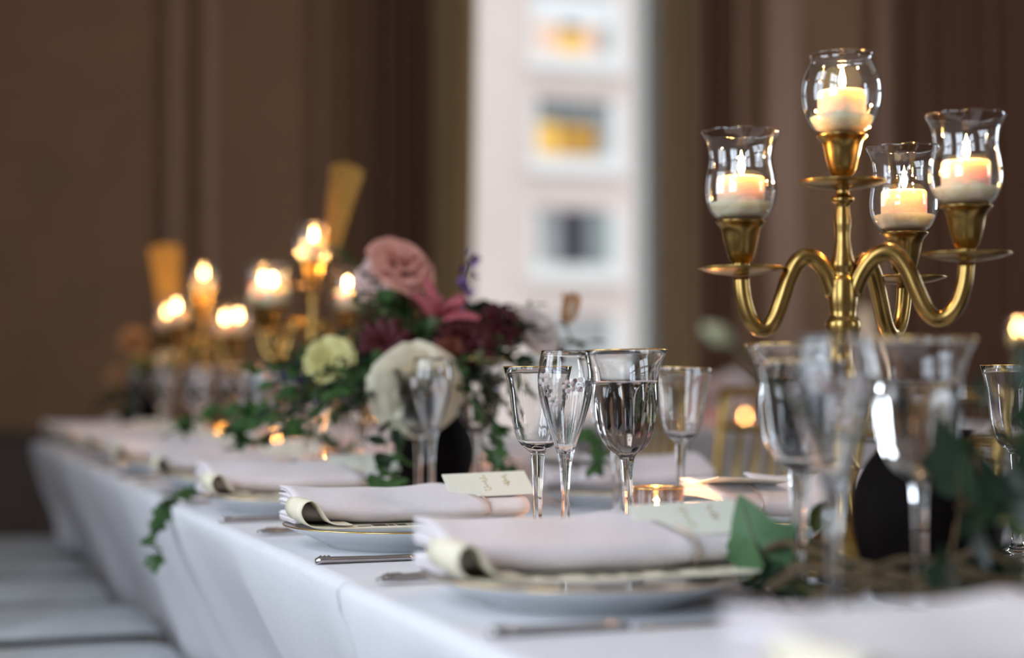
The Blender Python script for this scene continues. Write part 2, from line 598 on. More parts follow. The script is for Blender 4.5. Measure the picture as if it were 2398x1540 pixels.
# ------------------------------------------------------------------ main table and cloths
TW = 0.80                       # table width
TY0, TYS, TY1 = 0.30, 1.577, 5.36


def table(name, x0, x1, y0, y1, label):
    t = thing(name, label, 'table', ((x0 + x1) / 2, (y0 + y1) / 2, 0))
    hx, hy = (x1 - x0) / 2, (y1 - y0) / 2
    part('table_top', box(-hx + .01, hx - .01, -hy + .01, hy - .01, TABLE - 0.035, TABLE - 0.006), 'twig', t, smooth=False)
    for sy in (-1, 1):
        for sx in (-1, 1):
            part('leg', box(sx * (hx - .2) - .02, sx * (hx - .2) + .02, sy * (hy - .25) - .02, sy * (hy - .25) + .02, 0, TABLE - 0.035), 'twig', t, smooth=False)
    return t


def cloth(name, x0, x1, y0, y1, label, tuck=0.135, lift=0.0, end0=True, end1=True, seed=0):
    """tablecloth: flat top, rounded edge, drops hanging in loose folds and tucked in behind the seats"""
    rr = random.Random(seed)
    ph = [rr.uniform(0, 6.28) for _ in range(8)]
    rad = 0.012
    prof = [(rad * (1 - math.sin(a)), rad * (1 - math.cos(a))) for a in [PI / 2 * k / 4 for k in range(5)]]
    # profile from inside the top outwards: (distance inside the edge, drop)
    steps = [(0.0, 0.03), (0.0, 0.07), (0, .12), (0, .18), (0, .24), (0, .3), (0, .38), (0, .46), (0, .54), (0, .62), (0, .70)]
    def inward(dr):
        t = min(1.0, max(0, (dr - 0.02) / 0.28))
        return tuck * (0.6 * t + 0.4 * t * t * (3 - 2 * t))
    def fold(s, dr, sd):
        a = min(1, dr / 0.22)
        return a * (0.024 * math.sin(s * 5.3 + ph[0] + sd) + 0.016 * math.sin(s * 11.3 + ph[1] + 1.6 * dr) + 0.007 * math.sin(s * 25 + ph[2] + sd))
    ny = max(8, int((y1 - y0) / 0.022))
    nx = max(8, int((x1 - x0) / 0.03))
    V, F = [], []
    # loop around the perimeter
    per = []
    def edge(ax, ay, bx_, by, nrm, n):
        for k in range(n):
            t = k / n
            per.append((ax + (bx_ - ax) * t, ay + (by - ay) * t, nrm))
    edge(x0, y0, x0, y1, (-1, 0), ny)
    edge(x0, y1, x1, y1, (0, 1), nx)
    edge(x1, y1, x1, y0, (1, 0), ny)
    edge(x1, y0, x0, y0, (0, -1), nx)
    n = len(per)
    rows = []
    for (ins, dr) in prof:
        rows.append([])
        for (px, py, nr) in per:
            rows[-1].append((px, py, nr, rad * 0 + ins, dr))
    for (_, dr) in steps:
        rows.append([(px, py, nr, 0.0, dr) for (px, py, nr) in per])
    zt = TABLE + lift
    cx, cyy = (x0 + x1) / 2, (y0 + y1) / 2
    for row in rows:
        for (px, py, nr, ins, dr) in row:
            s = py if nr[0] else px + 7.7
            if dr <= rad + 1e-6:
                off = -ins
            else:
                off = -inward(dr) + fold(s, dr - rad, 3 * nr[0] + 5 * nr[1])
            fx_ = max(-1, min(1, (px - cx) / ((x1 - x0) / 2))) if nr[1] else nr[0]
            fy_ = nr[1]
            # ease the corner so that the two drops meet
            ex = off * (nr[0] if nr[0] else 0)
            ey = off * (nr[1] if nr[1] else 0)
            e = 0.05
            if nr[0]:
                dy = min(py - y0, y1 - py)
                if dy < e:
                    w = (1 - dy / e)
                    sg = -1 if py - y0 < y1 - py else 1
                    ey += (-inward(dr) if dr > rad else -ins) * sg * w
            else:
                dx = min(px - x0, x1 - px)
                if dx < e:
                    w = (1 - dx / e)
                    sg = -1 if px - x0 < x1 - px else 1
                    ex += (-inward(dr) if dr > rad else -ins) * sg * w
            V.append((px + ex, py + ey, zt - dr + 0.0012 * math.sin(py * 31 + px * 17) * (1 if dr < rad else 0) * 0))
    for i in range(len(rows) - 1):
        for k in range(n):
            l = (k + 1) % n
            F.append((i * n + k, i * n + l, (i + 1) * n + l, (i + 1) * n + k))
    F.append(tuple(reversed(range(n))))
    o = part(name, (V, F), 'linen')
    o.data.polygons[len(F) - 1].use_smooth = False
    return tag(o, label, 'tablecloth')


table('banquet_table', 0.012, TW - 0.012, TYS + 0.02, TY1 - 0.012, 'long banquet table under the cloth running to the far wall')
table('banquet_table', 0.012, TW - 0.012, TY0 + 0.012, TYS - 0.01, 'banquet table under the closest cloth, in front of the candelabrum')
cloth('tablecloth', 0.0, TW, TYS - 0.03, TY1, 'long white linen tablecloth running away under the candelabra', seed=3)
cloth('tablecloth', -0.009, TW + 0.009, TY0, TYS, 'white linen tablecloth lapped over the long one, under the closest plates', lift=0.0015, seed=9)
Z = TABLE + 0.0015
ZL = TABLE


def zt(y):
    return Z if y < TYS else ZL


# second table further back
table('banquet_table', 2.53, 3.77, 2.62, 7.38, 'banquet table of the neighbouring row behind the gold chairs')
cloth('tablecloth', 2.5, 3.8, 2.6, 7.4, 'white tablecloth of the neighbouring table behind the gold chairs', tuck=0.03, seed=5)

# ------------------------------------------------------------------ chairs
def make_chair(label, group):
    t = thing('chiavari_chair', label, 'chair', group=group)
    # local: the sitter faces +x; origin on the floor below the seat centre
    SZ = 0.435
    part('seat', bbox(-0.19, 0.20, -0.195, 0.195, SZ - 0.03, SZ, 0.01), 'chair_gold', t)
    def cu(u, v):
        a = 2 * u - 1
        b = 2 * v - 1
        return a, b
    V, F = [], []
    N = 13
    for s in (0, 1):
        for j in range(N):
            for i in range(N):
                a, b = 2 * i / (N - 1) - 1, 2 * j / (N - 1) - 1
                e = (1 - a ** 6) ** 0.5 * (1 - b ** 6) ** 0.5
                V.append((0.005 + 0.198 * a, 0.196 * b, SZ + 0.018 + (0.016 + 0.010 * (1 - a * a) * (1 - b * b)) * e * (1 if s else -1.0)))
    for s in (0, 1):
        for j in range(N - 1):
            for i in range(N - 1):
                q = [s * N * N + j * N + i, s * N * N + j * N + i + 1, s * N * N + (j + 1) * N + i + 1, s * N * N + (j + 1) * N + i]
                F.append(tuple(q if s else q[::-1]))
    part('cushion', (V, F), 'cushion_cloth', t)
    for s in (-1, 1):
        part('leg', tube([(0.185, s * 0.18, 0), (0.18, s * 0.178, 0.22), (0.178, s * 0.178, SZ - 0.02)], lambda q: 0.0125 + 0.004 * math.sin(q * 22) ** 8, 8), 'chair_gold', t)
        part('back_post', tube(spline([(-0.215, s * 0.175, 0), (-0.185, s * 0.178, 0.3), (-0.18, s * 0.18, SZ), (-0.195, s * 0.185, 0.68), (-0.225, s * 0.19, 0.925)], 4),
                               0.0125, 8), 'chair_gold', t)
        part('stretcher', tube([(0.18, s * 0.178, 0.2), (-0.195, s * 0.178, 0.2)], 0.008, 6), 'chair_gold', t)
    part('stretcher', tube([(0.18, -0.178, 0.25), (0.18, 0.178, 0.25)], 0.008, 6), 'chair_gold', t)
    def bk(z):
        return -0.18 - max(0, z - SZ) ** 1.6 * 0.14
    for z, r in ((0.915, 0.011), (0.845, 0.009), (0.545, 0.010)):
        part('back_rail', tube(spline([(bk(z), -0.188, z), (bk(z) - 0.018, 0, z), (bk(z), 0.188, z)], 6), r, 8), 'chair_gold', t)
    for k in range(5):
        yy = -0.124 + 0.062 * k
        sag = -0.018 * (1 - (yy / 0.188) ** 2)
        part('spindle', tube([(bk(0.545) + sag, yy, 0.545), (bk(0.7) + sag, yy, 0.7), (bk(0.845) + sag, yy, 0.845)], lambda q: 0.0085 - 0.002 * abs(q - .5), 6), 'chair_gold', t)
    return t


PLATE_Y = [0.775] + [0.815 + 0.54 * k for k in range(1, 9)]           # settings along the camera side
OPP_Y = [1.83 + 0.54 * k for k in range(6)]               # settings along the other side
ch0 = None
names = {4: 'closest to the camera', 5: 'second along the draped side', 6: 'third along the draped side',
         7: 'fourth along the draped side', 8: 'farthest, by the dark wall'}
for k in range(4, 9):
    lb = 'gold chair with pale cushion tucked to the draped side, ' + names[k]
    loc = (-0.135 + 0.012 * (k % 3), PLATE_Y[k] + 0.01 * ((k * 7) % 3 - 1), 0)
    if ch0 is None:
        ch0 = make_chair(lb, 'chairs along the draped side')
        ch0.location = loc
    else:
        dup(ch0, loc, R(2 * ((k * 5) % 3 - 1)), lb)
for k, nm in ((1, 'behind the dark vase and water goblets'), (2, 'behind the votive candle'), (3, 'behind the wine glass beside the window')):
    dup(ch0, (TW + 0.16, OPP_Y[k], 0), PI + R(3 * ((k * 5) % 3 - 1)), 'gold spindle-back chair across the table, ' + nm, 'chairs across the table')

# ------------------------------------------------------------------ place settings
def plate_meshes():
    body = [(0.0, 0.004), (0.080, 0.004), (0.084, 0.0), (0.090, 0.0), (0.093, 0.005), (0.108, 0.010), (0.128, 0.019), (0.1412, 0.0245),
            (0.1422, 0.0258), (0.1405, 0.0266), (0.126, 0.0222), (0.108, 0.0142), (0.094, 0.0098), (0.0, 0.009)]
    rim = [(0.1414, 0.0256), (0.1422, 0.0254), (0.1425, 0.0260), (0.1415, 0.0267), (0.1404, 0.0269), (0.1404, 0.0262)]
    return mesh_from('plate', *lathe(body, 64)), mesh_from('rim', *lathe(rim, 64, closed=True))


PLATE_ME, RIM_ME = plate_meshes()
NL = 0.272      # napkin length


def napkin_layer(k, nk, x0, cut=0.0, L=NL, seed=0):
    """one U-shaped layer of a folded napkin, bulging towards the open side (-y)"""
    rr = random.Random(seed * 31 + k)
    q = k / nk
    p = [rr.uniform(0, 6.3) for _ in range(4)]
    hh, dd = 0.0405 * (1 - 0.80 * q), 0.054 - 0.030 * q
    zc = 0.0015 + 0.012 * q
    def f(u, v):
        # v runs from the back top edge over the front bulge to the back bottom edge
        a = R(112) - R(232) * v
        y = -0.052 * 0.0 - dd * math.cos(R(0)) * 0 
        if v < 0.40:
            t = v / 0.40
            yy, zz = 0.058 - (0.058 + dd * 0.42) * t, zc + hh * (1.0 + 0.05 * math.sin(PI * t)) - 0.012 * t * t * (1 - q)
        elif v < 0.62:
            t = (v - 0.40) / 0.22
            ang = R(78) - R(165) * t
            r_z = (zc + hh - 0.012 * (1 - q) - zc) / 2
            yy = -dd * 0.42 - dd * 0.62 * math.cos(ang) + dd * 0.62 * math.cos(R(78))
            zz = zc + r_z + r_z * math.sin(ang) / math.sin(R(78)) * 1.0
            zz = max(zc, zz)
        else:
            t = (v - 0.62) / 0.38
            yy, zz = -dd * 0.35 + (0.055 + dd * 0.35) * t, zc
        xe = L if not cut else L * (0.67 + 0.15 * min(1, v / 0.5))
        x = x0 + (xe - x0) * u
        up = 1 if v < 0.62 else 0.1
        zz += up * (0.0013 * math.sin(u * 7 + p[0]) + 0.0009 * math.sin(u * 13 + v * 9 + p[1]) + 0.0025 * (abs(u - 0.45) * 2) ** 2 * (1 - q)) * (0.6 + 0.4 * (1 - q))
        yy += 0.0015 * math.sin(u * 9 + p[2])
        fan = max(0, 1 - u / 0.22)
        zz += fan * fan * 0.0035 * (0.5 - q) * up
        x += 0.010 * (v if v < 0.5 else 1 - v) * (1 - u)
        return (x - NL / 2, yy, zz)
    return grid(f, 22, 26)


def make_setting(seed):
    """one cover: returns the four prototypes (plate, menu, napkin, card), all around the plate centre"""
    pl = thing('dinner_plate', 'x', 'plate')
    put('plate_body', PLATE_ME, 'porcelain', pl)
    put('gold_rim', RIM_ME, 'gold_rim', pl)
    # menu sheet: lies on the plate and curls back in a loop at the outer end
    me = thing('menu_sheet', 'x', 'menu')
    prof = [(0.142, 0.0010), (0.06, 0.0000), (-0.06, 0.0000), (-0.112, 0.001), (-0.130, 0.0055), (-0.1375, 0.017), (-0.1345, 0.0275), (-0.1265, 0.0310), (-0.1185, 0.0260), (-0.110, 0.0125), (-0.102, 0.0058), (-0.090, 0.0042), (-0.08, 0.0040)]
    pts = spline([(x, 0, z) for x, z in prof], 4)
    def f(u, v):
        i = min(len(pts) - 1, int(round(v * (len(pts) - 1))))
        p = pts[i]
        return (p.x, -0.076 + 0.085 * u, p.z)
    thick(part('sheet', grid(f, 4, len(pts)), 'cream_paper', me), 0.0014)
    rr = random.Random(seed)
    blk = []
    x = -0.082
    while x < 0.115:
        w = rr.uniform(0.006, 0.019)
        for j in range(2):
            if rr.random() < 0.8:
                y0 = -0.0605 + 0.0085 * j + rr.uniform(-0.001, 0.001)
                blk.append(box(x, x + w, y0, y0 + rr.uniform(0.004, 0.007), 0.0009, 0.0012 + (0.0040 if False else 0)))
        x += w + rr.uniform(0.002, 0.006)
    part('printed_pattern', join(*blk), 'dark_ink', me, smooth=False)
    # napkin: nested folded layers, the outer one cut as a pocket
    na = thing('folded_napkin', 'x', 'napkin')
    for k in range(7):
        o = part('fold', napkin_layer(k, 7, [0.0, 0.001, -0.001, 0.002, 0.0, -0.001, 0.001][k], cut=(k == 0), seed=seed, L=NL if k < 3 else NL - 0.004), 'napkin_linen', na)
        thick(o, 0.0036)
    th = spline([(0.078, 0.055, 0.0420), (0.080, 0.01, 0.0415), (0.084, -0.015, 0.0365), (0.086, -0.0400, 0.0290), (0.086, -0.0490, 0.0170), (0.086, -0.0400, 0.004)], 5)
    part('tie_thread', tube(th, 0.0011, 6), 'thread', na)
    # place card tucked in the pocket
    ca = thing('place_card', 'x', 'place card')
    part('card', bbox(-0.012, 0.088, -0.031, 0.031, 0, 0.0012, 0.0002), 'card_paper', ca, smooth=False)
    wr_ = []
    for line, xx in ((0, 0.0345), (1, 0.060)):
        y = 0.021
        P = []
        n = 46
        amp = 0.0042
        span = 0.040 if line == 0 else 0.030
        for i in range(n):
            t = i / (n - 1)
            P.append(Vector((xx + amp * math.sin(t * 31 + line) * (0.6 + 0.5 * math.sin(t * 9 + 2 * line)), y - span * t + 0.0018 * math.cos(t * 31), 0.0014)))
        wr_.append(tube(P, lambda q: 0.00034 + 0.0002 * math.sin(q * 60), 4))
    part('gold_script', join(*wr_), 'gold_ink', ca)
    return pl, me, na, ca


def knife_mesh():
    # along +x from the handle end; origin at the handle end
    sec = [(0.0, .0045, .0030), (0.004, .0062, .0042), (0.012, .0058, .0040), (0.03, .0052, .0036), (0.07, .0048, .0034), (0.1, .0056, .0036),
           (0.112, .0045, .0030), (0.122, .0078, .0012), (0.16, .0090, .0010), (0.2, .0086, .0009), (0.222, .0050, .0007), (0.23, .0008, .0004)]
    return loft(sec)


def loft(sec, zc=None, seg=10):
    V, F = [], []
    for i, (x, w, h) in enumerate(sec):
        z = (zc[i] if zc else 0.0) + h
        for k in range(seg):
            a = 2 * PI * k / seg
            V.append((x, w * math.cos(a), z + h * math.sin(a)))
    for i in range(len(sec) - 1):
        for k in range(seg):
            l = (k + 1) % seg
            F.append((i * seg + k, (i + 1) * seg + k, (i + 1) * seg + l, i * seg + l))
    F.append(tuple(range(seg)))
    F.append(tuple((len(sec) - 1) * seg + k for k in reversed(range(seg))))
    return V, F


def make_cutlery():
    kn = thing('table_knife', 'x', 'knife')
    part('blade', loft([(0.112, .0040, .0024), (0.122, .0078, .0012), (0.16, .0090, .0010), (0.2, .0086, .0009), (0.222, .0050, .0007), (0.23, .0008, .0004)]), 'silver', kn)
    hd = [(0.0, .0045, .0030)] + [(0.003 + 0.0022 * i, .0058 + .0008 * (i % 2), .0038 + .0008 * (i % 2)) for i in range(7)] + \
         [(0.02, .0055, .0038), (0.07, .0048, .0034), (0.1, .0056, .0036), (0.113, .0045, .0026)]
    part('handle', loft(hd), 'silver', kn)
    fo = thing('table_fork', 'x', 'fork')
    hd = [(0.0, .0062, .0016)] + [(0.003 + 0.0022 * i, .0070 + .0007 * (i % 2), .0020 + .0006 * (i % 2)) for i in range(6)] + \
         [(0.02, .0062, .0019), (0.08, .0034, .0018), (0.12, .0036, .0018), (0.137, .0095, .0015), (0.15, .0118, .0013)]
    zc = [0.003] * 7 + [0.003, 0.0055, 0.0065, 0.004, 0.002]
    part('handle', loft(hd, zc), 'silver', fo)
    for j in range(4):
        yy = -0.0090 + 0.006 * j
        part('tine', tube(spline([(0.149, yy, 0.0035), (0.172, yy, 0.0020), (0.192, yy, 0.0055)], 4), lambda q: 0.0014 - 0.0007 * q, 6), 'silver', fo)
    return kn, fo


proto = [make_setting(s) for s in (1, 2)]
KN, FO = make_cutlery()
used = set()


def place(root, loc, rz, label, group, tilt=(0, 0)):
    if root.name not in used:
        used.add(root.name)
        root.location = loc
        root.rotation_euler = (tilt[0], tilt[1], rz)
        root['label'] = label
        root['group'] = group
        return root
    return dup(root, loc, rz, label, group, tilt)


def nth(k, n):
    return {0: 'closest of all to the camera', 1: 'second from the camera', 2: 'third from the camera', 3: 'fourth from the camera', 4: 'fifth from the camera',
            5: 'sixth from the camera', 6: 'seventh from the camera', 7: 'eighth from the camera', 8: 'last at the far end'}[k]


for k, y in enumerate(PLATE_Y):
    pl, mn, na, ca = proto[k % 2]
    z = zt(y)
    jx = 0.155 + [0.0, 0.0, 0.0, -0.004, 0.003, -0.002, 0.002, 0, 0][k]
    rot = R([3, -1.5, -2, 1, -2, 2, 0, 1, 0][k])
    n = nth(k, 9)
    place(pl, (jx, y, z), 0, 'white gold-rimmed dinner plate on the draped side, ' + n, 'plates on the draped side')
    place(mn, (jx - 0.002, y, z + 0.0275), rot * 0.5, 'cream menu sheet with a curled end on the plate ' + n, 'menus on the draped side')
    nk = place(na, (jx + 0.0, y + 0.006, z + 0.0285), rot, 'folded pinkish white napkin on the draped side, ' + n, 'napkins on the draped side')
    c = Matrix.Rotation(rot, 4, 'Z') @ Vector((0.063, 0.006, 0.0372))
    place(ca, (jx + c.x, y + 0.006 + c.y, z + 0.0285 + c.z), rot + R(-6), 'cream place card with gold script tucked in the napkin ' + n, 'place cards on the draped side', tilt=(R(22), R(-2)))
    if k < 2:
        nk.scale = (1, 1, 0.8 + 0.09 * k)
    if k < 7:
        place(KN, (0.008, y - 0.166, z + 0.0002), R(1.5), 'silver table knife beside the plate ' + n, 'knives on the draped side')
        place(FO, (0.016, y + 0.168, z + 0.0002), R(-1), 'silver fork beyond the plate ' + n, 'forks on the draped side')
        if k in (1, 2):
            place(FO, (0.030, y + 0.195, z + 0.0002), R(1), 'second silver fork beyond the plate ' + n, 'forks on the draped side')
OPN = ['by the ivy leaf', 'behind the sharp wine glasses', 'behind the pale vase flower', 'fourth across the table', 'fifth across the table', 'sixth across the table']
for k, y in enumerate(OPP_Y):
    pl, mn, na, ca = proto[(k + 1) % 2]
    z = zt(y)
    x = TW - 0.158
    rot = PI + R([4, -3, 2, 0, 1, 0][k])
    place(pl, (x, y, z), PI, 'white gold-rimmed dinner plate across the table, ' + OPN[k], 'plates across the table')
    onk = place(na, (x - 0.004, y + 0.006, z + 0.0275), rot, 'folded napkin across the table, ' + OPN[k], 'napkins across the table')
    onk.scale = (1, -1, 1)
    if k < 3:
        c = Matrix.Rotation(rot, 4, 'Z') @ Vector((0.060, 0.008, 0.0380))
        place(ca, (x + c.x, y + c.y, z + 0.0275 + c.z), rot, 'cream place card across the table, ' + OPN[k], 'place cards across the table', tilt=(R(10), R(-4)))

# ------------------------------------------------------------------ glassware
def flute_mod(n, amp, z0, z1):
    def f(a, r, z):
        t = max(0.0, min(1.0, (z - z0) / 0.012)) * max(0.0, min(1.0, (z1 - z) / 0.02))
        return r * (1 + amp * t * (abs(math.sin(n * a / 2)) - 0.6)), z
    return f


def glass_solid(out, wall, z_in, base_r, seg, mod, inner_r=None):
    """closed wall: foot, stem, bowl outside, rim, bowl inside"""
    foot = [(0.0, 0.0), (base_r * 0.9, 0.0), (base_r, 0.0008), (base_r, 0.0018), (base_r * 0.7, 0.0032), (base_r * 0.3, 0.0058), (0.0072, 0.011)]
    prof = foot + out
    rim_r, rim_z = out[-1]
    ins = [(rim_r - wall * 0.35, rim_z + 0.0004), (rim_r - wall, rim_z - 0.0004)]
    bowl = [(r, z) for (r, z) in out if z > z_in + 0.003]
    for (r, z) in reversed(bowl[:-1]):
        ins.append((max(0.001, r - wall * (1 + 0.4 * (1 - (z - z_in) / (rim_z - z_in)))), z))
    ins.append((0.0001, z_in + 0.002))
    V, F = lathe([(max(r, 0.00005), z) for r, z in prof + ins], seg, mod)
    return V, F


def resample(prof, n):
    pts = spline([(r, 0, z) for r, z in prof], n)
    return [(max(p.x, 0.0004), p.z) for p in pts]


GOB = resample([(0.0072, 0.011), (0.0056, 0.025), (0.0052, 0.055), (0.0058, 0.085), (0.0072, 0.104), (0.0100, 0.1115), (0.0200, 0.1190), (0.0285, 0.1330), (0.0326, 0.1520),
                (0.0338, 0.1700), (0.0340, 0.1850), (0.0352, 0.1980), (0.0388, 0.2090), (0.0452, 0.2205)], 3)[1:]
WIN = resample([(0.0072, 0.011), (0.0054, 0.025), (0.0050, 0.055), (0.0058, 0.085), (0.0070, 0.1040), (0.0085, 0.1110), (0.0190, 0.1200), (0.0262, 0.1370), (0.0293, 0.1600),
                (0.0318, 0.1800), (0.0378, 0.2040)], 3)[1:]
FLU = resample([(0.0072, 0.011), (0.0050, 0.025), (0.0043, 0.055), (0.0046, 0.083), (0.0066, 0.1050), (0.0118, 0.1250), (0.0193, 0.1470), (0.0255, 0.1690), (0.0286, 0.1880),
                (0.0280, 0.2020), (0.0248, 0.2200)], 3)[1:]


def ring(r, z, t, seg=48):
    return lathe([(r + t * math.cos(a), z + t * math.sin(a)) for a in [2 * PI * k / 6 for k in range(6)]], seg, closed=True)


def make_glass(kind):
    if kind == 'water_goblet':
        t = thing(kind, 'x', 'goblet')
        part('bowl_and_stem', glass_solid(GOB, 0.0007, 0.1135, 0.034, 80, flute_mod(10, 0.06, 0.02, 0.185)), 'glass', t)
        part('gold_rim', ring(0.0447, 0.2206, 0.00075), 'gold_rim', t)
        ins = [(max(0.0005, r - 0.00065 * (1 + 0.4 * (1 - (z - 0.1135) / 0.107))), z) for (r, z) in GOB if 0.1165 < z < 0.1888]
        pr = [(0.0002, 0.1153)] + ins + [(ins[-1][0] + 0.0002, 0.1888), (0.0002, 0.1885)]
        part('water', lathe(pr, 80, flute_mod(10, 0.06, 0.02, 0.185)), 'water', t)
    elif kind == 'wine_glass':
        t = thing(kind, 'x', 'wine glass')
        part('bowl_and_stem', glass_solid(WIN, 0.0007, 0.1145, 0.033, 64, flute_mod(8, 0.05, 0.02, 0.15)), 'glass', t)
        part('gold_rim', ring(0.0373, 0.2041, 0.0007), 'gold_rim', t)
    else:
        t = thing(kind, 'x', 'champagne flute')
        part('bowl_and_stem', glass_solid(FLU, 0.0007, 0.1105, 0.031, 72, flute_mod(10, 0.11, 0.02, 0.190)), 'glass', t)
        for (a0, zc, sc) in ((R(200), 0.190, 1.0), (R(255), 0.183, 0.9), (R(225), 0.168, 0.8), (R(40), 0.185, 1.0), (R(110), 0.178, 0.9)):
            V, F = [], []
            for p in range(5):
                pa = 2 * PI * p / 5 + a0
                n0 = len(V)
                V.append((0, 0))
                for q in range(7):
                    aa = 2 * PI * q / 7
                    V.append((sc * (0.0052 * math.cos(pa) + 0.0032 * math.cos(aa)), sc * (0.0052 * math.sin(pa) + 0.0032 * math.sin(aa))))
                V[n0] = (sc * 0.0052 * math.cos(pa), sc * 0.0052 * math.sin(pa))
                for q in range(7):
                    F.append((n0, n0 + 1 + q, n0 + 1 + (q + 1) % 7))
            rb = 0.0303
            VV = [((rb + 0.0004) * math.cos(a0 + u / rb), (rb + 0.0004) * math.sin(a0 + u / rb), zc + w) for (u, w) in V]
            fl = thick(part('painted_flower', (VV, F), 'enamel_white', t), 0.0004)
            part('painted_leaf', ([((rb + .0006) * math.cos(a0 + u / rb), (rb + .0006) * math.sin(a0 + u / rb), zc + w) for (u, w) in ((-.0013, -.0013), (.0013, -.0013), (.0013, .0013), (-.0013, .0013))], [(0, 1, 2, 3)]), 'enamel_green', fl)
    return t


GL = {k: make_glass(k) for k in ('water_goblet', 'wine_glass', 'champagne_flute')}
GG = {'water_goblet': 'gold-rimmed water goblets', 'wine_glass': 'gold-rimmed wine glasses', 'champagne_flute': 'painted champagne flutes'}


def put_glass(kind, x, y, label, tilt=(0, 0), rz=None):
    place(GL[kind], (x, y, zt(y) + 0.0003), R(rnd.uniform(0, 360) if rz is None else rz), label, GG[kind], tilt)


put_glass('water_goblet', 0.319, 1.636, 'sharp gold-rimmed water goblet, filled, beside the votive candle', tilt=(0, R(1.2)))
put_glass('wine_glass', 0.258, 1.742, 'sharp gold-rimmed wine glass, empty, behind the painted flute')
put_glass('champagne_flute', 0.2535, 1.650, 'champagne flute with painted white flowers, between wine glass and goblet', rz=0)
put_glass('water_goblet', 0.487, 2.052, 'water goblet standing behind the sharp goblet and flute')
put_glass('wine_glass', 0.531, 1.957, 'gold-rimmed wine glass leaning behind the lit votive', tilt=(0, R(2.5)))
put_glass('water_goblet', 0.362, 1.362, 'filled water goblet in front of the candelabrum stem')
put_glass('wine_glass', 0.3045, 1.251, 'blurred wine glass in front of the goblet by the candelabrum')
put_glass('champagne_flute', 0.220, 1.058, 'strongly blurred flute closest to the camera beside the vines')
put_glass('water_goblet', 0.347, 1.143, 'large blurred water goblet in front of the dark vase')
put_glass('wine_glass', 0.735, 1.545, 'wine glass far across the table beside the dark leaves')
put_glass('champagne_flute', 0.304, 2.276, 'champagne flute in front of the cream rose')
put_glass('wine_glass', 0.312, 2.365, 'wine glass in front of the cream rose, behind the flute')
put_glass('water_goblet', 0.428, 2.440, 'water goblet in front of the dark vase of flowers')
FN = {3: 'fourth', 4: 'fifth', 5: 'sixth', 6: 'seventh', 7: 'eighth', 8: 'last'}
for k in range(4, 9):
    y = PLATE_Y[k]
    n = nth(k, 9)
    put_glass('water_goblet', 0.322 + rnd.uniform(-.01, .01), y - 0.264, 'water goblet by the draped-side plate ' + n)
    put_glass('wine_glass', 0.262 + rnd.uniform(-.01, .01), y - 0.158, 'wine glass by the draped-side plate ' + n)
    put_glass('champagne_flute', 0.250 + rnd.uniform(-.01, .01), y - 0.247, 'champagne flute by the draped-side plate ' + n)
for k in (2, 3, 4, 5):
    y = OPP_Y[k]
    put_glass('water_goblet', 0.500, y + 0.24, 'water goblet across the table beyond the napkin ' + OPN[k])
    put_glass('wine_glass', 0.560, y + 0.155, 'wine glass across the table beyond the napkin ' + OPN[k])
    put_glass('champagne_flute', 0.585, y + 0.255, 'champagne flute across the table beyond the napkin ' + OPN[k])

# ------------------------------------------------------------------ candles and candelabra
FLAME = mesh_from('flame', *lathe([(0.0002, 0.0), (0.0022, 0.002), (0.0034, 0.006), (0.0032, 0.010), (0.0020, 0.0155), (0.0008, 0.0205), (0.0001, 0.024)], 12))
def waxmesh(r, h):
    return mesh_from('wax', *lathe([(0.0001, 0), (r * .96, 0), (r, .002), (r, h - .004), (r * .985, h - .0012), (r * .93, h), (r * .86, h - .001), (r * .8, h - .0028), (r * .3, h - .0034), (0.0001, h - .0034)], 32))
WAX_T = waxmesh(0.0235, 0.028)
WAX_S = waxmesh(0.0205, 0.019)
WICK = mesh_from('wick', *tube([(0, 0, 0), (0.0003, 0, 0.004), (0.0009, 0, 0.008)], 0.0006, 6))
LIGHTS = {}


def candle(loc, label, group, small=False, watts=0.5, lean=0.0):
    t = thing('votive_candle', label, 'candle', loc, 0, group)
    h = 0.019 if small else 0.028
    put('wax', WAX_S if small else WAX_T, 'wax', t)
    put('wick', WICK, 'wick', t, (0, 0, h - 0.0035))
    fl = put('flame', FLAME, 'flame', t, (0.0006, 0, h + 0.0025))
    key = ('s' if small else 'l', watts)
    if key not in LIGHTS:
        l = bpy.data.lights.new('candle_light', 'POINT')
        l.energy = watts
        l.color = (1.0, 0.51, 0.18)
        l.shadow_soft_size = 0.004
        LIGHTS[key] = l
    lo = bpy.data.objects.new('candle_light', LIGHTS[key])
    COL.objects.link(lo)
    lo.parent = t
    lo.location = (0, 0, h + 0.034)
    return t


def scallop(n, amp, z1):
    def f(a, r, z):
        t = max(0, (z - z1 * 0.72) / (z1 * 0.28))
        return r * (1 + 0.02 * t * math.sin(n * a)), z + amp * t * t * math.sin(n * a)
    return f


def double(prof, w=0.0012):
    """outside up, inside down: a blown wall with thickness and a rounded lip"""
    p = resample(prof, 4)
    ins = [(max(0.0002, r - w), z + (w if i == 0 else 0)) for i, (r, z) in enumerate(p)]
    lip = [(p[-1][0] - w * .5, p[-1][1] + w * .5)]
    return [(0.0002, p[0][1])] + p + lip + ins[::-1] + [(0.0002, p[0][1] + w)]


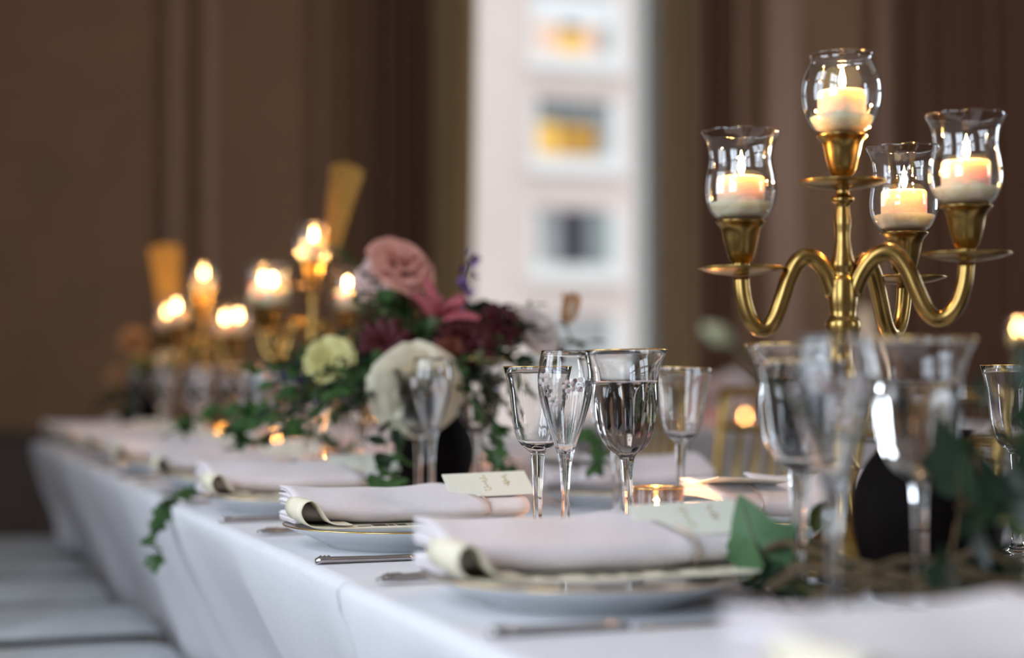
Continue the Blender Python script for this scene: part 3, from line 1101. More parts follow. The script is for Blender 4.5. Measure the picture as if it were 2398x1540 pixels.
HUR = double([(0.0185, 0.0), (0.0275, 0.006), (0.0335, 0.018), (0.0352, 0.030), (0.0335, 0.045), (0.0310, 0.058), (0.0318, 0.070), (0.0348, 0.080), (0.0392, 0.0875)])
GLO = double([(0.0190, 0.0), (0.0290, 0.008), (0.0370, 0.024), (0.0396, 0.041), (0.0372, 0.057), (0.0312, 0.070), (0.0296, 0.0745), (0.0315, 0.0790)])
HUR_ME = mesh_from('hurricane', *lathe(HUR, 48, scallop(7, 0.0016, 0.0875)))
HUR2_ME = mesh_from('hurricane', *lathe(HUR, 48, scallop(9, 0.0006, 0.0875)))
GLO_ME = mesh_from('globe', *lathe(GLO, 48))
POOL = mesh_from('wax_pool', *lathe([(0.0001, 0.0016), (0.0170, 0.0016), (0.0258, 0.0066), (0.0300, 0.0130), (0.0316, 0.0172), (0.0300, 0.0178), (0.0240, 0.0160), (0.0001, 0.0150)], 32))

ST = resample([(0.0560, 0.0), (0.0570, 0.004), (0.0540, 0.009), (0.0440, 0.016), (0.0350, 0.030), (0.0200, 0.044), (0.0120, 0.060), (0.0105, 0.085), (0.0150, 0.100), (0.0150, 0.106),
               (0.0100, 0.116), (0.0085, 0.150), (0.0105, 0.170), (0.0175, 0.186), (0.0160, 0.200), (0.0125, 0.214), (0.0165, 0.236), (0.0170, 0.246), (0.0130, 0.252), (0.0145, 0.268), (0.0135, 0.286),
               (0.0100, 0.292), (0.0122, 0.302), (0.0098, 0.312), (0.0072, 0.330), (0.0086, 0.345), (0.0068, 0.360), (0.0110, 0.364), (0.0110, 0.368), (0.0070, 0.371), (0.0070, 0.377)], 3)
PAN = lathe(resample([(0.0001, 0.0), (0.012, 0.0005), (0.030, 0.0030), (0.0430, 0.0072)], 3) + resample([(0.0432, 0.0085), (0.030, 0.0046), (0.012, 0.0022), (0.0001, 0.002)], 3), 40)
PAN_ME = mesh_from('drip_pan', *PAN)
CUP_ME = mesh_from('candle_cup', *lathe(resample([(0.0001, 0.0), (0.0088, 0.0), (0.0105, 0.004), (0.0085, 0.009), (0.0125, 0.0145), (0.0165, 0.029), (0.0195, 0.043), (0.0245, 0.0492), (0.0250, 0.0510)], 3)
                                        + [(0.0236, 0.0514), (0.0190, 0.045), (0.0150, 0.030), (0.0001, 0.028)], 40))
STEM_ME = mesh_from('stem', *lathe([(0.0001, 0)] + ST + [(0.0001, 0.377)], 40))


def candelabrum(loc, rz, label, where, arms, watts=0.5, full=True):
    """brass candelabrum; arms: (angle, reach, lift) each carrying a pan, a cup, a hurricane and a candle"""
    t = thing('candelabrum', label, 'candelabrum', loc, rz, 'brass candelabra')
    put('stem', STEM_ME, 'brass', t)
    M = Matrix.Translation(loc) @ Matrix.Rotation(rz, 4, 'Z')
    spots = [(0, 0, 0.376, 'top')]
    for (a, rr, dz, nm) in arms:
        c, s = math.cos(a), math.sin(a)
        k = rr / 0.10
        pr = [(0.008, 0.272), (0.0145, 0.290), (0.0235, 0.3035), (0.0340, 0.3085), (0.0440, 0.3035), (0.053, 0.287), (0.060, 0.266), (0.067, 0.247), (0.075, 0.2365), (0.084, 0.2365), (0.0925, 0.247), (0.098, 0.266), (0.100, 0.286)]
        path = spline([(c * r * k, s * r * k, z + dz * (r / 0.1)) for r, z in pr], 5)
        part('arm', tube(path, lambda q: 0.0092 - 0.0014 * q, 12), 'brass', t)
        spots.append((c * rr, s * rr, 0.287 + dz, nm))
    for (x, y, z, nm) in spots:
        put('drip_pan', PAN_ME, 'brass', t, (x, y, z))
        put('candle_cup', CUP_ME, 'brass', t, (x, y, z + 0.003))
        p = M @ Vector((x, y, z + 0.0542))
        g = thing('hurricane_glass', ('clear glass globe' if nm == 'top' else 'flared hurricane glass') + ' with candle, ' + nm + ' of ' + where, 'candle holder', p, 0, 'glass candle shades')
        put('shade', GLO_ME if nm == 'top' else (HUR_ME if 'left' in nm or 'dark' in nm else HUR2_ME), 'hurricane_glass', g)
        put('wax_pool', POOL, 'wax_glow_tint', g)
        candle(p + Vector((0, 0, 0.0152)), 'white candle burning, ' + nm + ' of ' + where, 'candles on the candelabra', watts=watts)
    return t


def brk(a):
    return -YAW + a      # an angle measured from the photo's sideways axis


candelabrum((0.474, 1.466, Z), 0, 'large sharp brass candelabrum with curved arms beside the water goblets', 'the large candelabrum',
            [(brk(PI), 0.100, 0.004, 'window-side arm'), (brk(R(-14)), 0.118, 0.016, 'front arm at the frame edge'), (brk(R(47)), 0.118, 0.000, 'back arm')], 1.0)
C2 = (0.41, 3.43, ZL)
candelabrum(C2, 0, 'blurred brass candelabrum beyond the flowers, second along the table', 'the second candelabrum',
            [(brk(PI - .25), 0.112, 0, 'outer arm'), (brk(R(205)), 0.085, -0.006, 'near arm'), (brk(R(12)), 0.070, -0.012, 'flower-side arm')], 1.0)
C3 = (0.415, 4.76, ZL)
candelabrum(C3, 0, 'small far brass candelabrum at the dark end of the table', 'the far candelabrum',
            [(brk(PI - .3), 0.115, -0.02, 'outer arm'), (brk(R(200)), 0.075, -0.006, 'near arm'), (brk(R(20)), 0.06, -0.036, 'inner arm'), (brk(R(-15)), 0.105, -0.032, 'far inner arm')], 0.6)
p4 = W(2450, 885, 6.1)
candelabrum((p4.x, p4.y, ZL), 0, 'brass candelabrum on the neighbouring table, cut by the frame', 'the neighbouring candelabrum',
            [(brk(PI), 0.100, -0.03, 'window-side arm'), (brk(R(215)), 0.085, -0.03, 'near arm'), (brk(0), 0.1, 0, 'far arm')], 1.0)

VB = lathe([(0.0001, 0.0), (0.030, 0.0), (0.0322, 0.002), (0.0326, 0.020), (0.0326, 0.0610), (0.0318, 0.0622), (0.0308, 0.0612), (0.0304, 0.020), (0.0300, 0.0062), (0.0001, 0.0062)], 48)
VB_ME = mesh_from('votive_cup', *VB)
VR_ME = mesh_from('rim', *ring(0.0317, 0.0622, 0.00095))
cuts = []
for k in range(11):
    for s in (-1, 1):
        pts = []
        for i in range(7):
            t = i / 6
            a = 2 * PI * (k + s * t * 1.0) / 11
            pts.append((0.0328 * math.cos(a), 0.0328 * math.sin(a), 0.006 + 0.032 * t))
        cuts.append(tube(pts, 0.00060, 4))
CUT_ME = mesh_from('cut_pattern', *join(*cuts))


def votive(x, y, label, watts=0.7):
    t = thing('votive_holder', label + ' candle holder', 'candle holder', (x, y, zt(y) + 0.0003), R(12), 'cut glass votives')
    put('glass_cup', VB_ME, 'votive_glass', t)
    put('gold_rim', VR_ME, 'gold_rim', t)
    put('cut_diamond_pattern', CUT_ME, 'cut_glass', t)
    candle(Vector((x, y, zt(y) + 0.0068)), 'small lit candle inside the ' + label, 'candles in votives', small=True, watts=watts)


votive(0.449, 1.848, 'sharp cut-glass votive beside the water goblet', 0.45)
votive(0.355, 3.61, 'blurred votive glowing under the second candelabrum')
votive(0.43, 4.50, 'blurred votive near the far candelabrum')
votive(0.50, 2.99, 'added votive behind the vase of flowers')  # added candle standing in for flame reflections in the glasses
votive(0.47, 4.05, 'votive between the second and far candelabra')
votive(0.46, 2.80, 'added votive just beyond the black flower vase')  # added, like the next two, for more orange bokeh spots
votive(0.345, 3.10, 'added votive before the second candelabrum, among the goblets')  # added flame for warm glows among the goblets
votive(0.35, 4.17, 'added votive among the goblets beyond the second candelabrum')  # added to the orange spots further along the table
pv = W(1745, 985, 6.9)
votive(pv.x, pv.y, 'votive on the neighbouring table behind the gold chair')

# ------------------------------------------------------------------ plants and flowers
def leaf_mesh(kind):
    if kind == 'ivy':
        outline = [(0, 0), (0.14, -0.11), (0.32, -0.13), (0.45, -0.02), (0.43, 0.14), (0.56, 0.27), (0.60, 0.40), (0.46, 0.46), (0.33, 0.56), (0.24, 0.74), (0.12, 0.93), (0, 1.08)]
        pts = outline + [(-x, y) for x, y in outline[-2:0:-1]]
        def hgt(x, y):
            return 0.10 - 0.30 * abs(x) ** 1.3 - 0.22 * max(0, y - 0.35) ** 2 + 0.025 * math.sin(7 * x + 6 * y)
        n = len(pts)
        V = [(0, 0.36, hgt(0, .36) - 0.02)]
        for q in (0.35, 0.7, 1.0):
            for (x, y) in pts:
                xx, yy = x * q, 0.36 + (y - 0.36) * q
                V.append((xx, yy, hgt(xx, yy) - (0.02 if abs(xx) < 0.02 else 0)))
        F = [(0, 1 + i, 1 + (i + 1) % n) for i in range(n)]
        for r_ in range(2):
            for i in range(n):
                j = (i + 1) % n
                F.append((1 + r_ * n + i, 1 + (r_ + 1) * n + i, 1 + (r_ + 1) * n + j, 1 + r_ * n + j))
        return mesh_from('leaf', V, F)
    w = {'round': 0.40, 'oval': 0.28, 'long': 0.17}[kind]
    def f(u, v):
        a = 2 * u - 1
        ww = w * (math.sin(PI * min(1, v ** 0.85)) ** 0.8 if 0 < v < 1 else 0.01)
        return (a * ww, v, 0.12 * a * a * (1 if ww > 0.05 else 0) - 0.22 * v * v + 0.02 * math.sin(v * 9))
    return mesh_from('leaf', *grid(f, 5, 7))


LEAVES = {}


def leaf(kind, m):
    if (kind, m) not in LEAVES:
        me = leaf_mesh(kind)
        me.materials.append(MATS[m])
        LEAVES[(kind, m)] = me
    return LEAVES[(kind, m)]


def sprig(name, pts, nleaf, size, kind, m, label, cat='foliage sprig', group=None, rr=rnd, stem_r=0.0013, spread=1.0, start=0.15, loc=None):
    path = spline(pts, 6)
    base = Vector(loc) if loc else path[0].copy()
    t = thing(name, label, cat, base, 0, group)
    path = [p - base for p in path]
    part('stem', tube(path, lambda q: stem_r * (1.15 - 0.6 * q), 5), 'stem_green' if stem_r < 0.0025 else 'twig', t)
    n = len(path)
    for i in range(nleaf):
        q = start + (1 - start) * i / max(1, nleaf - 1)
        j = min(n - 2, int(q * (n - 1)))
        p = path[j].lerp(path[j + 1], q * (n - 1) - j)
        tan = (path[j + 1] - path[j]).normalized()
        side = Vector((rr.uniform(-1, 1), rr.uniform(-1, 1), rr.uniform(-0.6, 0.9)))
        d = (tan * 0.5 + side * spread)
        if i == nleaf - 1:
            d = tan + side * 0.2
        d.normalize()
        up = Vector((rr.uniform(-.5, .5), rr.uniform(-.9, .1), 1))
        x = d.cross(up).normalized()
        zz = x.cross(d)
        s = size * rr.uniform(0.7, 1.2)
        mtx = Matrix((x, d, zz)).transposed().to_4x4()
        mtx.translation = p
        o = put('leaf', leaf(kind, m), None, t)
        o.matrix_local = mtx @ Matrix.Diagonal((s, s, s, 1))
    return t


def petal(w, h, cup, curl, nu=7, nv=7, tip=0.0):
    def f(u, v):
        a = 2 * u - 1
        ww = w * (0.25 + 0.75 * math.sin(PI * (0.12 + 0.62 * v)) ) * (1 - tip * v ** 3) * (1 if v < 0.9 else 0.93)
        return (a * ww, -cup * (1 - a * a) * math.sin(PI * min(1, v * 0.8 + 0.1)) + curl * v ** 3 * 1.0 * 1, h * v - 0.10 * h * a * a * v)
    return grid(f, nu, nv)


FL_CACHE = {}


def bloom(name, label, cat, pos, diam, m, rings, face=(0, -0.4, 0.9), group='flowers in the arrangements', m_in=None, tip=0.0, stem_to=None):
    """layered flower; rings: (petals, tilt from upright in degrees, radius share, petal height share, petal width share)"""
    t = thing(name, label, cat, pos, 0, group)
    fz_ = Vector(face).normalized()
    xq = fz_.cross(Vector((0.3, 0.1, 1))).normalized()
    yq = fz_.cross(xq)
    B = Matrix((xq, yq, fz_)).transposed().to_4x4()
    R_ = diam / 2
    for ri, (n, tilt, rad, hs, ws) in enumerate(rings):
        key = (name, m, ri, diam)
        if key not in FL_CACHE:
            me = mesh_from('petal', *petal(R_ * ws, R_ * hs, R_ * 0.18, R_ * 0.16, tip=tip))
            me.materials.append(MATS[m_in if (m_in and ri < len(rings) / 2) else m])
            FL_CACHE[key] = me
        for k in range(n):
            a = 2 * PI * (k + 0.37 * ri) / n + rnd.uniform(-.1, .1)
            tl = R(tilt + rnd.uniform(-6, 6))
            mt = B @ Matrix.Rotation(a, 4, 'Z') @ Matrix.Translation((0, R_ * rad, -R_ * 0.35)) @ Matrix.Rotation(-tl, 4, 'X')
            o = put('petal', FL_CACHE[key], None, t)
            o.matrix_local = mt
    base = -fz_ * R_ * 0.38
    part('calyx', tube([base - fz_ * R_ * .15, base + fz_ * R_ * .2], lambda q: R_ * (0.10 + 0.12 * q), 8), 'stem_green', t)
    if stem_to is not None:
        e = Vector(stem_to) - Vector(pos)
        b0 = base - fz_ * R_ * .1
        mid = b0 - fz_ * min(0.05, e.length * .4)
        part('stem', tube(spline([b0, mid, e], 5), 0.0016, 6), 'stem_green', t)
    return t


ROSE = [(3, -16, 0.03, 1.0, 0.24), (3, -4, 0.05, 1.0, 0.36), (5, 9, 0.12, 0.98, 0.46), (5, 24, 0.20, 0.95, 0.62), (6, 45, 0.28, 0.98, 0.70), (6, 66, 0.34, 0.95, 0.72)]
RANUN = [(4, -14, 0.10, 0.80, 0.40), (6, -4, 0.22, 0.90, 0.50), (7, 8, 0.34, 1.0, 0.52), (8, 22, 0.46, 1.05, 0.54), (8, 38, 0.52, 1.0, 0.52)]
DAHLIA = [(5, 5, 0.06, 0.7, 0.20), (8, 25, 0.14, 0.85, 0.22), (10, 48, 0.22, 0.95, 0.24), (11, 70, 0.26, 1.0, 0.24), (11, 92, 0.26, 0.95, 0.24)]
STAR = [(5, 55, 0.05, 1.0, 0.34)]

VASE = [(0.0001, 0.0), (0.044, 0.0), (0.047, 0.003), (0.056, 0.03), (0.0645, 0.065), (0.0630, 0.092), (0.052, 0.116), (0.040, 0.130), (0.0385, 0.140), (0.0410, 0.145), (0.0380, 0.1455), (0.0350, 0.138), (0.036, 0.128), (0.0001, 0.12)]
VASE_ME = mesh_from('vase', *lathe(resample(VASE[1:10], 3) + VASE[10:], 48, cap0=True))


def vase(x, y, label):
    t = thing('round_vase', label, 'vase', (x, y, zt(y) + 0.0003), 0, 'dark vases')
    put('vase_body', VASE_ME, 'dark_vase', t)
    part('lip', ring(0.0398, 0.1452, 0.0014, 36), 'dark_vase', t)
    return Vector((x, y, zt(y) + 0.135))


v0 = vase(0.437, 1.268, 'black round vase behind the large blurred goblet')
v1 = vase(0.410, 2.600, 'black round vase under the cream rose')
v2 = vase(0.285, 5.02, 'dark round vase at the far end of the table')

# --- main arrangement (flowers around v1)
def st(v):
    return (v.x + rnd.uniform(-.015, .015), v.y + rnd.uniform(-.015, .015), v.z - 0.005)


bloom('rose', 'peach pink rose, topmost bloom of the arrangement', 'flower', W(942, 622, 2.66), 0.096, 'petal_peach', ROSE, (0.3, -0.7, 0.65), m_in='petal_peach', stem_to=st(v1))
bloom('rose', 'pale blush rose behind the peach one', 'flower', W(890, 648, 2.76), 0.075, 'petal_blush', ROSE, (-0.5, -0.6, 0.5), stem_to=st(v1))
bloom('lily', 'deep pink lily with long pointed petals above the dark blooms', 'flower', W(1035, 720, 2.58), 0.150, 'petal_pink', [(3, 30, 0.02, 1.0, 0.17), (3, 55, 0.04, 0.95, 0.20)], (0.35, -0.25, 0.9), tip=0.8, stem_to=st(v1))
bloom('ranunculus', 'pale yellow ranunculus beside the violet sprays', 'flower', W(775, 848, 2.56), 0.064, 'petal_yellow', RANUN, (-0.3, -0.8, 0.45), stem_to=st(v1))
bloom('rose', 'large cream rose drooping over the black vase', 'flower', W(972, 912, 2.50), 0.112, 'petal_cream', ROSE, (-0.25, -0.9, -0.05), stem_to=st(v1))
bloom('dahlia', 'burgundy dahlia below the pink lily', 'flower', W(1098, 790, 2.58), 0.085, 'petal_burgundy', DAHLIA, (0.1, -0.8, 0.5), stem_to=st(v1))
bloom('dahlia', 'burgundy dahlia against the bright window', 'flower', W(1188, 752, 2.62), 0.070, 'petal_burgundy', DAHLIA, (0.4, -0.6, 0.6), stem_to=st(v1))
bloom('dahlia', 'dark red dahlia under the peach rose', 'flower', W(905, 800, 2.58), 0.075, 'petal_burgundy', DAHLIA, (-0.2, -0.8, 0.4), stem_to=st(v1))
bloom('dahlia', 'near black dahlia low beside the champagne flute', 'flower', W(1295, 812, 2.74), 0.060, 'petal_burgundy', DAHLIA, (0.6, -0.5, 0.5), stem_to=st(v1))
bloom('rose', 'white rose at the window edge of the arrangement', 'flower', W(1262, 775, 2.66), 0.070, 'petal_white', ROSE, (0.4, -0.7, 0.4), stem_to=st(v1))
bloom('tulip', 'cream and orange tulip standing against the window', 'flower', W(1328, 738, 2.76), 0.060, 'petal_orange', [(3, -6, 0.16, 1.5, 0.42), (3, 4, 0.30, 1.6, 0.46)], (0.15, -0.1, 1.0), m_in='petal_cream', stem_to=st(v1))
bloom('rose', 'small rust brown rose between the dahlias and the vase', 'flower', W(1062, 836, 2.56), 0.055, 'petal_rust', ROSE, (0.1, -0.9, 0.2), stem_to=st(v1))
bloom('rose', 'small white rose low beside the goblet', 'flower', W(1150, 895, 2.60), 0.034, 'petal_white', STAR, (0.1, -1, 0.3), stem_to=st(v1))


def spike(pos, top, m, label, n=18):
    p0, p1 = Vector(pos), Vector(top)
    t = thing('larkspur', label, 'flower', p0, 0, 'flowers in the arrangements')
    e = p1 - p0
    part('stem', tube([Vector((0, 0, 0)), e * .5 + Vector((.004, 0, 0)), e], 0.0014, 6), 'stem_green', t)
    key = ('floret', m)
    if key not in FL_CACHE:
        me = mesh_from('floret', *join(*[([Matrix.Rotation(2 * PI * k / 5, 3, 'Z') @ (Matrix.Rotation(R(-50), 3, 'X') @ Vector(v)) for v in petal(0.0045, 0.0115, 0.002, 0.002, 4, 4)[0]], petal(0.0045, 0.0115, 0.002, 0.002, 4, 4)[1]) for k in range(5)]))
        me.materials.append(MATS[m])
        FL_CACHE[key] = me
    for i in range(n):
        q = 0.42 + 0.58 * i / (n - 1)
        a = i * 2.4
        rr_ = 0.010 * (1.15 - 0.6 * (q - .4))
        o = put('floret', FL_CACHE[key], None, t, e * q + Vector((rr_ * math.cos(a), rr_ * math.sin(a), 0)), (R(50) * math.sin(a) * -1, R(50) * math.cos(a), 0))
        s = rnd.uniform(0.8, 1.2) * (1.1 - 0.4 * (q - .4))
        o.scale = (s, s, s)
    return t


spike(st(v1), W(1112, 595, 2.68), 'petal_violet', 'tall violet larkspur spike beside the window')
spike(st(v1), W(672, 885, 2.62), 'petal_violet', 'violet larkspur spike leaning out towards the napkins', 20)
spike(st(v1), W(690, 842, 2.72), 'petal_violet', 'violet larkspur spike below the second candelabrum', 16)
spike(st(v1), W(745, 915, 2.58), 'petal_violet', 'short violet larkspur spike under the yellow ranunculus', 12)

# foliage of the main arrangement: sprigs from the vase mouth to points around it
TIPS = [(800, 590, 2.74), (835, 680, 2.72), (850, 720, 2.66), (880, 690, 2.6), (960, 690, 2.64), (985, 770, 2.6), (1040, 770, 2.6), (1120, 740, 2.7), (1160, 790, 2.58), (1210, 800, 2.6),
        (1250, 715, 2.72), (1225, 860, 2.58), (1190, 960, 2.52), (1240, 930, 2.56), (1145, 1010, 2.5), (1200, 1090, 2.47), (1130, 900, 2.52), (1270, 850, 2.62), (1300, 760, 2.7),
        (870, 850, 2.56), (840, 910, 2.5), (800, 960, 2.48), (760, 980, 2.46), (730, 930, 2.5), (690, 960, 2.5), (640, 900, 2.56), (650, 990, 2.5), (600, 860, 2.66), (620, 870, 2.62), 
        (900, 1060, 2.44), (930, 1100, 2.45), (860, 930, 2.46), (940, 800, 2.60), (1080, 900, 2.52), (760, 890, 2.56), (700, 1000, 2.5), (820, 790, 2.7), (1180, 840, 2.6),
        (1380, 800, 2.78), (705, 850, 2.6), (660, 860, 2.62), (735, 880, 2.5), (690, 930, 2.48), (780, 920, 2.46), (830, 860, 2.52), (865, 770, 2.6), (640, 960, 2.55), (1140, 850, 2.5), (1215, 900, 2.5), (1165, 720, 2.64), (1110, 960, 2.46), (1230, 770, 2.6), (1010, 700, 2.66),
        (1080, 860, 2.5), (740, 800, 2.75), (670, 920, 2.6), (1040, 820, 2.58)]
for i, (px, py, d) in enumerate(TIPS):
    tip_ = W(px, py, d)
    b = Vector(st(v1))
    m1 = b.lerp(tip_, 0.45) + Vector((0, 0, 0.05 + 0.03 * rnd.random()))
    kind = ['oval', 'round', 'oval', 'ivy'][i % 4]
    mm = ['leaf_green', 'leaf_deep', 'leaf_olive', 'leaf_green', 'leaf_deep'][i % 5]
    sprig('foliage_sprig', [b, m1, tip_], 16, 0.021 + 0.008 * rnd.random(), kind, mm,
          '%s %s sprig %s %s' % (['dark', 'fine', 'olive', 'bright', 'deep'][i % 5] + ' green', {'oval': 'oval-leaved', 'round': 'round-leaved', 'ivy': 'ivy-leaved'}[kind],
                                 'rising' if py < 800 else ('drooping' if py > 950 else 'spreading'),
                                 'out from the vase towards the second candelabrum' if px < 750 else ('below the peach rose and yellow ranunculus' if px < 950 else ('round the cream rose and dahlias' if px < 1120 else 'on the window side of the vase'))), group='sprigs of the flower arrangement', start=0.30)

# ivy trails over the cloth
def trail(pts, n, size, label, kind='ivy', m='leaf_green', start=0.05):
    return sprig('ivy_trail', pts, n, size, kind, m, label, 'ivy', 'ivy trails on the cloth', start=start)


trail([(0.28, 2.72, ZL + .03), (0.16, 2.70, ZL + .055), (0.075, 2.67, ZL + .03), (0.010, 2.64, ZL + .012), (-0.022, 2.625, ZL - .03), (-0.030, 2.60, ZL - .075)], 17, 0.030, 'ivy trail hanging over the cloth edge beside the fourth napkin')
trail([(0.33, 2.80, ZL + .06), (0.24, 2.78, ZL + .10), (0.17, 2.74, ZL + .095), (0.12, 2.71, ZL + .082)], 14, 0.030, 'ivy trail lying across the fourth napkin')
trail([W(620, 985, 2.75), W(560, 970, 2.8), W(500, 965, 2.9), W(450, 985, 3.0), W(410, 1010, 3.05)], 18, 0.036, 'dark ivy trail reaching out beyond the violet spikes')
trail([W(700, 1010, 2.6), W(650, 985, 2.65), W(600, 985, 2.7), W(560, 1000, 2.72)], 12, 0.032, 'ivy trail above the glowing votive')
trail([W(1190, 1000, 2.45), W(1165, 1040, 2.42), W(1150, 1085, 2.40), W(1195, 1112, 2.38), W(1215, 1130, 2.37)], 15, 0.028, 'ivy trail dropping beside the sharp wine glass')
trail([W(1385, 1010, 2.5), W(1400, 1050, 2.48), W(1390, 1095, 2.45)], 9, 0.026, 'ivy trail seen between flute and goblet')
trail([W(900, 1070, 2.45), W(905, 1100, 2.42), W(880, 1120, 2.38), W(930, 1128, 2.36)], 10, 0.028, 'ivy trail beside the third place card')

# --- vines, leaf and foliage close to the camera on the right
def vine(name, pts, r, label, n=8, seg=7):
    P = spline(pts, n)
    b = P[0].copy()
    t = thing(name, label, 'vine', b, 0, 'twisted vines round the black vase')
    part('stem', tube([p - b for p in P], lambda q: r * (1.1 - 0.5 * q), seg), 'twig' if name == 'twig' else 'vine_bark', t)
    return t


for i, (a, b, c, d, e) in enumerate([
        ((1800, 1375, 1.32), (1900, 1330, 1.27), (2050, 1360, 1.22), (2200, 1345, 1.20), (2420, 1365, 1.18)),
        ((1850, 1330, 1.36), (2000, 1345, 1.30), (2120, 1310, 1.28), (2260, 1330, 1.24), (2440, 1400, 1.20)),
        ((1900, 1400, 1.22), (2020, 1370, 1.20), (2140, 1390, 1.18), (2290, 1385, 1.17), (2430, 1350, 1.16)),
        ((1780, 1300, 1.45), (1840, 1270, 1.42), (1930, 1300, 1.38), (2060, 1330, 1.32), (2180, 1370, 1.26)),
        ((2200, 1330, 1.30), (2290, 1290, 1.28), (2360, 1310, 1.27), (2420, 1280, 1.26), (2460, 1250, 1.26)),
        ((1990, 1395, 1.20), (2090, 1345, 1.22), (2180, 1390, 1.19), (2240, 1400, 1.18), (2330, 1395, 1.17)),
        ((2240, 1190, 1.33), (2300, 1180, 1.32), (2350, 1215, 1.31), (2400, 1235, 1.30), (2450, 1230, 1.30))]):
    vine('vine', [W(*a), W(*b), W(*c), W(*d), W(*e)], 0.0038 - 0.0003 * (i % 3), 'brown twisted vine lying on the cloth round the black vase')
vine('twig', [W(1642, 1207, 1.66), W(1690, 1203, 1.64), W(1715, 1197, 1.63), W(1735, 1200, 1.62), W(1760, 1232, 1.60), W(1800, 1290, 1.56), W(1830, 1330, 1.5)], 0.0034, 'short brown twig pointing at the votive from under the ivy leaf')
vine('twig', [W(1715, 1200, 1.63), W(1690, 1216, 1.62), W(1668, 1226, 1.62), W(1655, 1232, 1.62)], 0.0022, 'side shoot of the brown twig by the ivy leaf')


def big_leaf(pos, ang, size, kind, m, label, tilt=(0, 0, 0), stem=None):
    t = thing('ivy_leaf', label, 'leaf', pos, 0, 'large leaves by the black vase')
    o = put('blade', leaf(kind, m), None, t)
    o.rotation_euler = tilt
    o.scale = (size, size, size)
    v = tube([Vector((0, 0, 0.08)), Vector((0, .35, 0.115)), Vector((0, .7, 0.05)), Vector((0, 1.0, -0.02))], lambda q: 0.014 * (1 - .6 * q), 5)
    w = part('midrib', v, 'leaf_vein', t)
    w.rotation_euler = tilt
    w.scale = (size, size, size)
    if stem:
        part('stalk', tube(spline([Vector((0, 0, 0)), (Vector(stem) - Vector(pos)) * .5 + Vector((0, 0, -.004)), Vector(stem) - Vector(pos)], 4), 0.0012, 5), 'twig', t)
    return t


# upright leaf in focus: base low at the right, tip pointing up; blade faces the camera
_f = Vector((math.sin(YAW), math.cos(YAW), 0))
_r = Vector((math.cos(YAW), -math.sin(YAW), 0))
_y = (Vector((0, 0, 0.92)) - _r * 0.36 + _f * 0.10).normalized()
_n = (-_f * 0.8 - _r * 0.45 + Vector((0, 0, 0.12)))
_n = (_n - _y * _n.dot(_y)).normalized()
_e = Matrix((_y.cross(_n), _y, _n)).transposed().to_euler()
big_leaf(W(1796, 1322, 1.445), 0, 0.060, 'ivy', 'leaf_ivy', 'green ivy leaf standing upright beside the second napkin card', _e, W(1850, 1370, 1.40))
for i, (px, py, d, s, rx, ry, rz) in enumerate([
        (1835, 1400, 1.42, .050, 60, 10, 40), (1905, 1250, 1.50, .034, 70, 20, -30), (1920, 1420, 1.33, .030, 40, 0, 20), (1790, 1390, 1.40, .045, 50, -50, -80),
        (2210, 1390, 1.19, .036, 70, 20, 10), (2340, 1220, 1.24, .050, 75, 30, -20), (2300, 1290, 1.22, .050, 70, -20, 60), (2430, 1130, 1.10, .045, 80, 20, 10),
        (2435, 1010, 1.08, .036, 80, -10, 0), (2300, 945, 1.06, .022, 85, 15, 20), (2435, 900, 1.08, .028, 80, -25, -30), (2410, 1230, 1.15, .05, 70, 10, 40), (2240, 1150, 1.28, .06, 75, 0, 90)]):
    kind, m = ('ivy', 'leaf_deep') if i not in (1, 2) else ('oval', 'leaf_olive')
    big_leaf(W(px, py, d), 0, s, kind, m,
             ['dark ivy leaf beside the rim of the second plate', 'olive leaf between the blurred glass stems', 'small yellow green leaf at the blurred glass feet', 'dark ivy leaf touching the second napkin'][i] if i < 4 else 'dark blurred ivy leaf of the closest arrangement, ' + ['low behind the nearest napkin', 'before the black vase', 'over the vines', 'at the frame edge below the chair', 'at the frame edge beside the chair', 'hanging before the gold chair back', 'highest at the frame edge', 'low at the frame edge', 'on the shoulder of the vase'][i - 4],
             (R(rx), R(ry), R(rz)), (v0 + Vector((0.03, -0.02, 0.0))) if i >= 4 else None)
for i, (px, py, d) in enumerate([(2450, 960, 1.12), (2440, 1050, 1.12), (2390, 1150, 1.16), (2430, 1250, 1.15), (2290, 1210, 1.2)]):
    tip_ = W(px, py, d)
    b = v0 + Vector((0.01, -0.01, 0.0))
    sprig('foliage_sprig', [b, b.lerp(tip_, 0.5) + Vector((0.05, -0.02, 0.0)), tip_], 8, 0.034, ['oval', 'ivy'][i % 2], ['leaf_deep', 'leaf_green'][i % 2],
          'dark green sprig spilling from the black vase at the frame edge', group='sprigs of the closest arrangement', start=0.35)
# dark leaves lying among the vines
LB = ['at the feet of the blurred glasses', 'between the two blurred goblets', 'under the large blurred goblet', 'before the black vase foot', 'beside the black vase foot', 'among the vines at the frame edge', 'behind the nearest napkin', 'over the vine tips', 'touching the candelabrum base', 'beside the second plate edge']
for i, (x, y, z, sz, rx, rz) in enumerate([(.300, 1.170, .012, .060, 12, 40), (.345, 1.215, .016, .065, 20, 100), (.380, 1.120, .014, .070, 15, -30), (.400, 1.180, .030, .066, 30, 200), (.470, 1.150, .020, .075, 22, 10),
                                           (.430, 1.050, .018, .080, 18, -70), (.330, 1.040, .012, .060, 15, 60), (.280, 1.240, .016, .055, 25, 150), (.400, 1.330, .020, .060, 28, 30), (.305, 1.320, .016, .056, 24, -20)]):
    big_leaf(Vector((x, y, Z + z)), 0, sz, 'ivy', 'leaf_deep', 'dark ivy leaf lying on the cloth ' + LB[i], (R(rx), R(8 * (i % 3 - 1)), R(rz)))
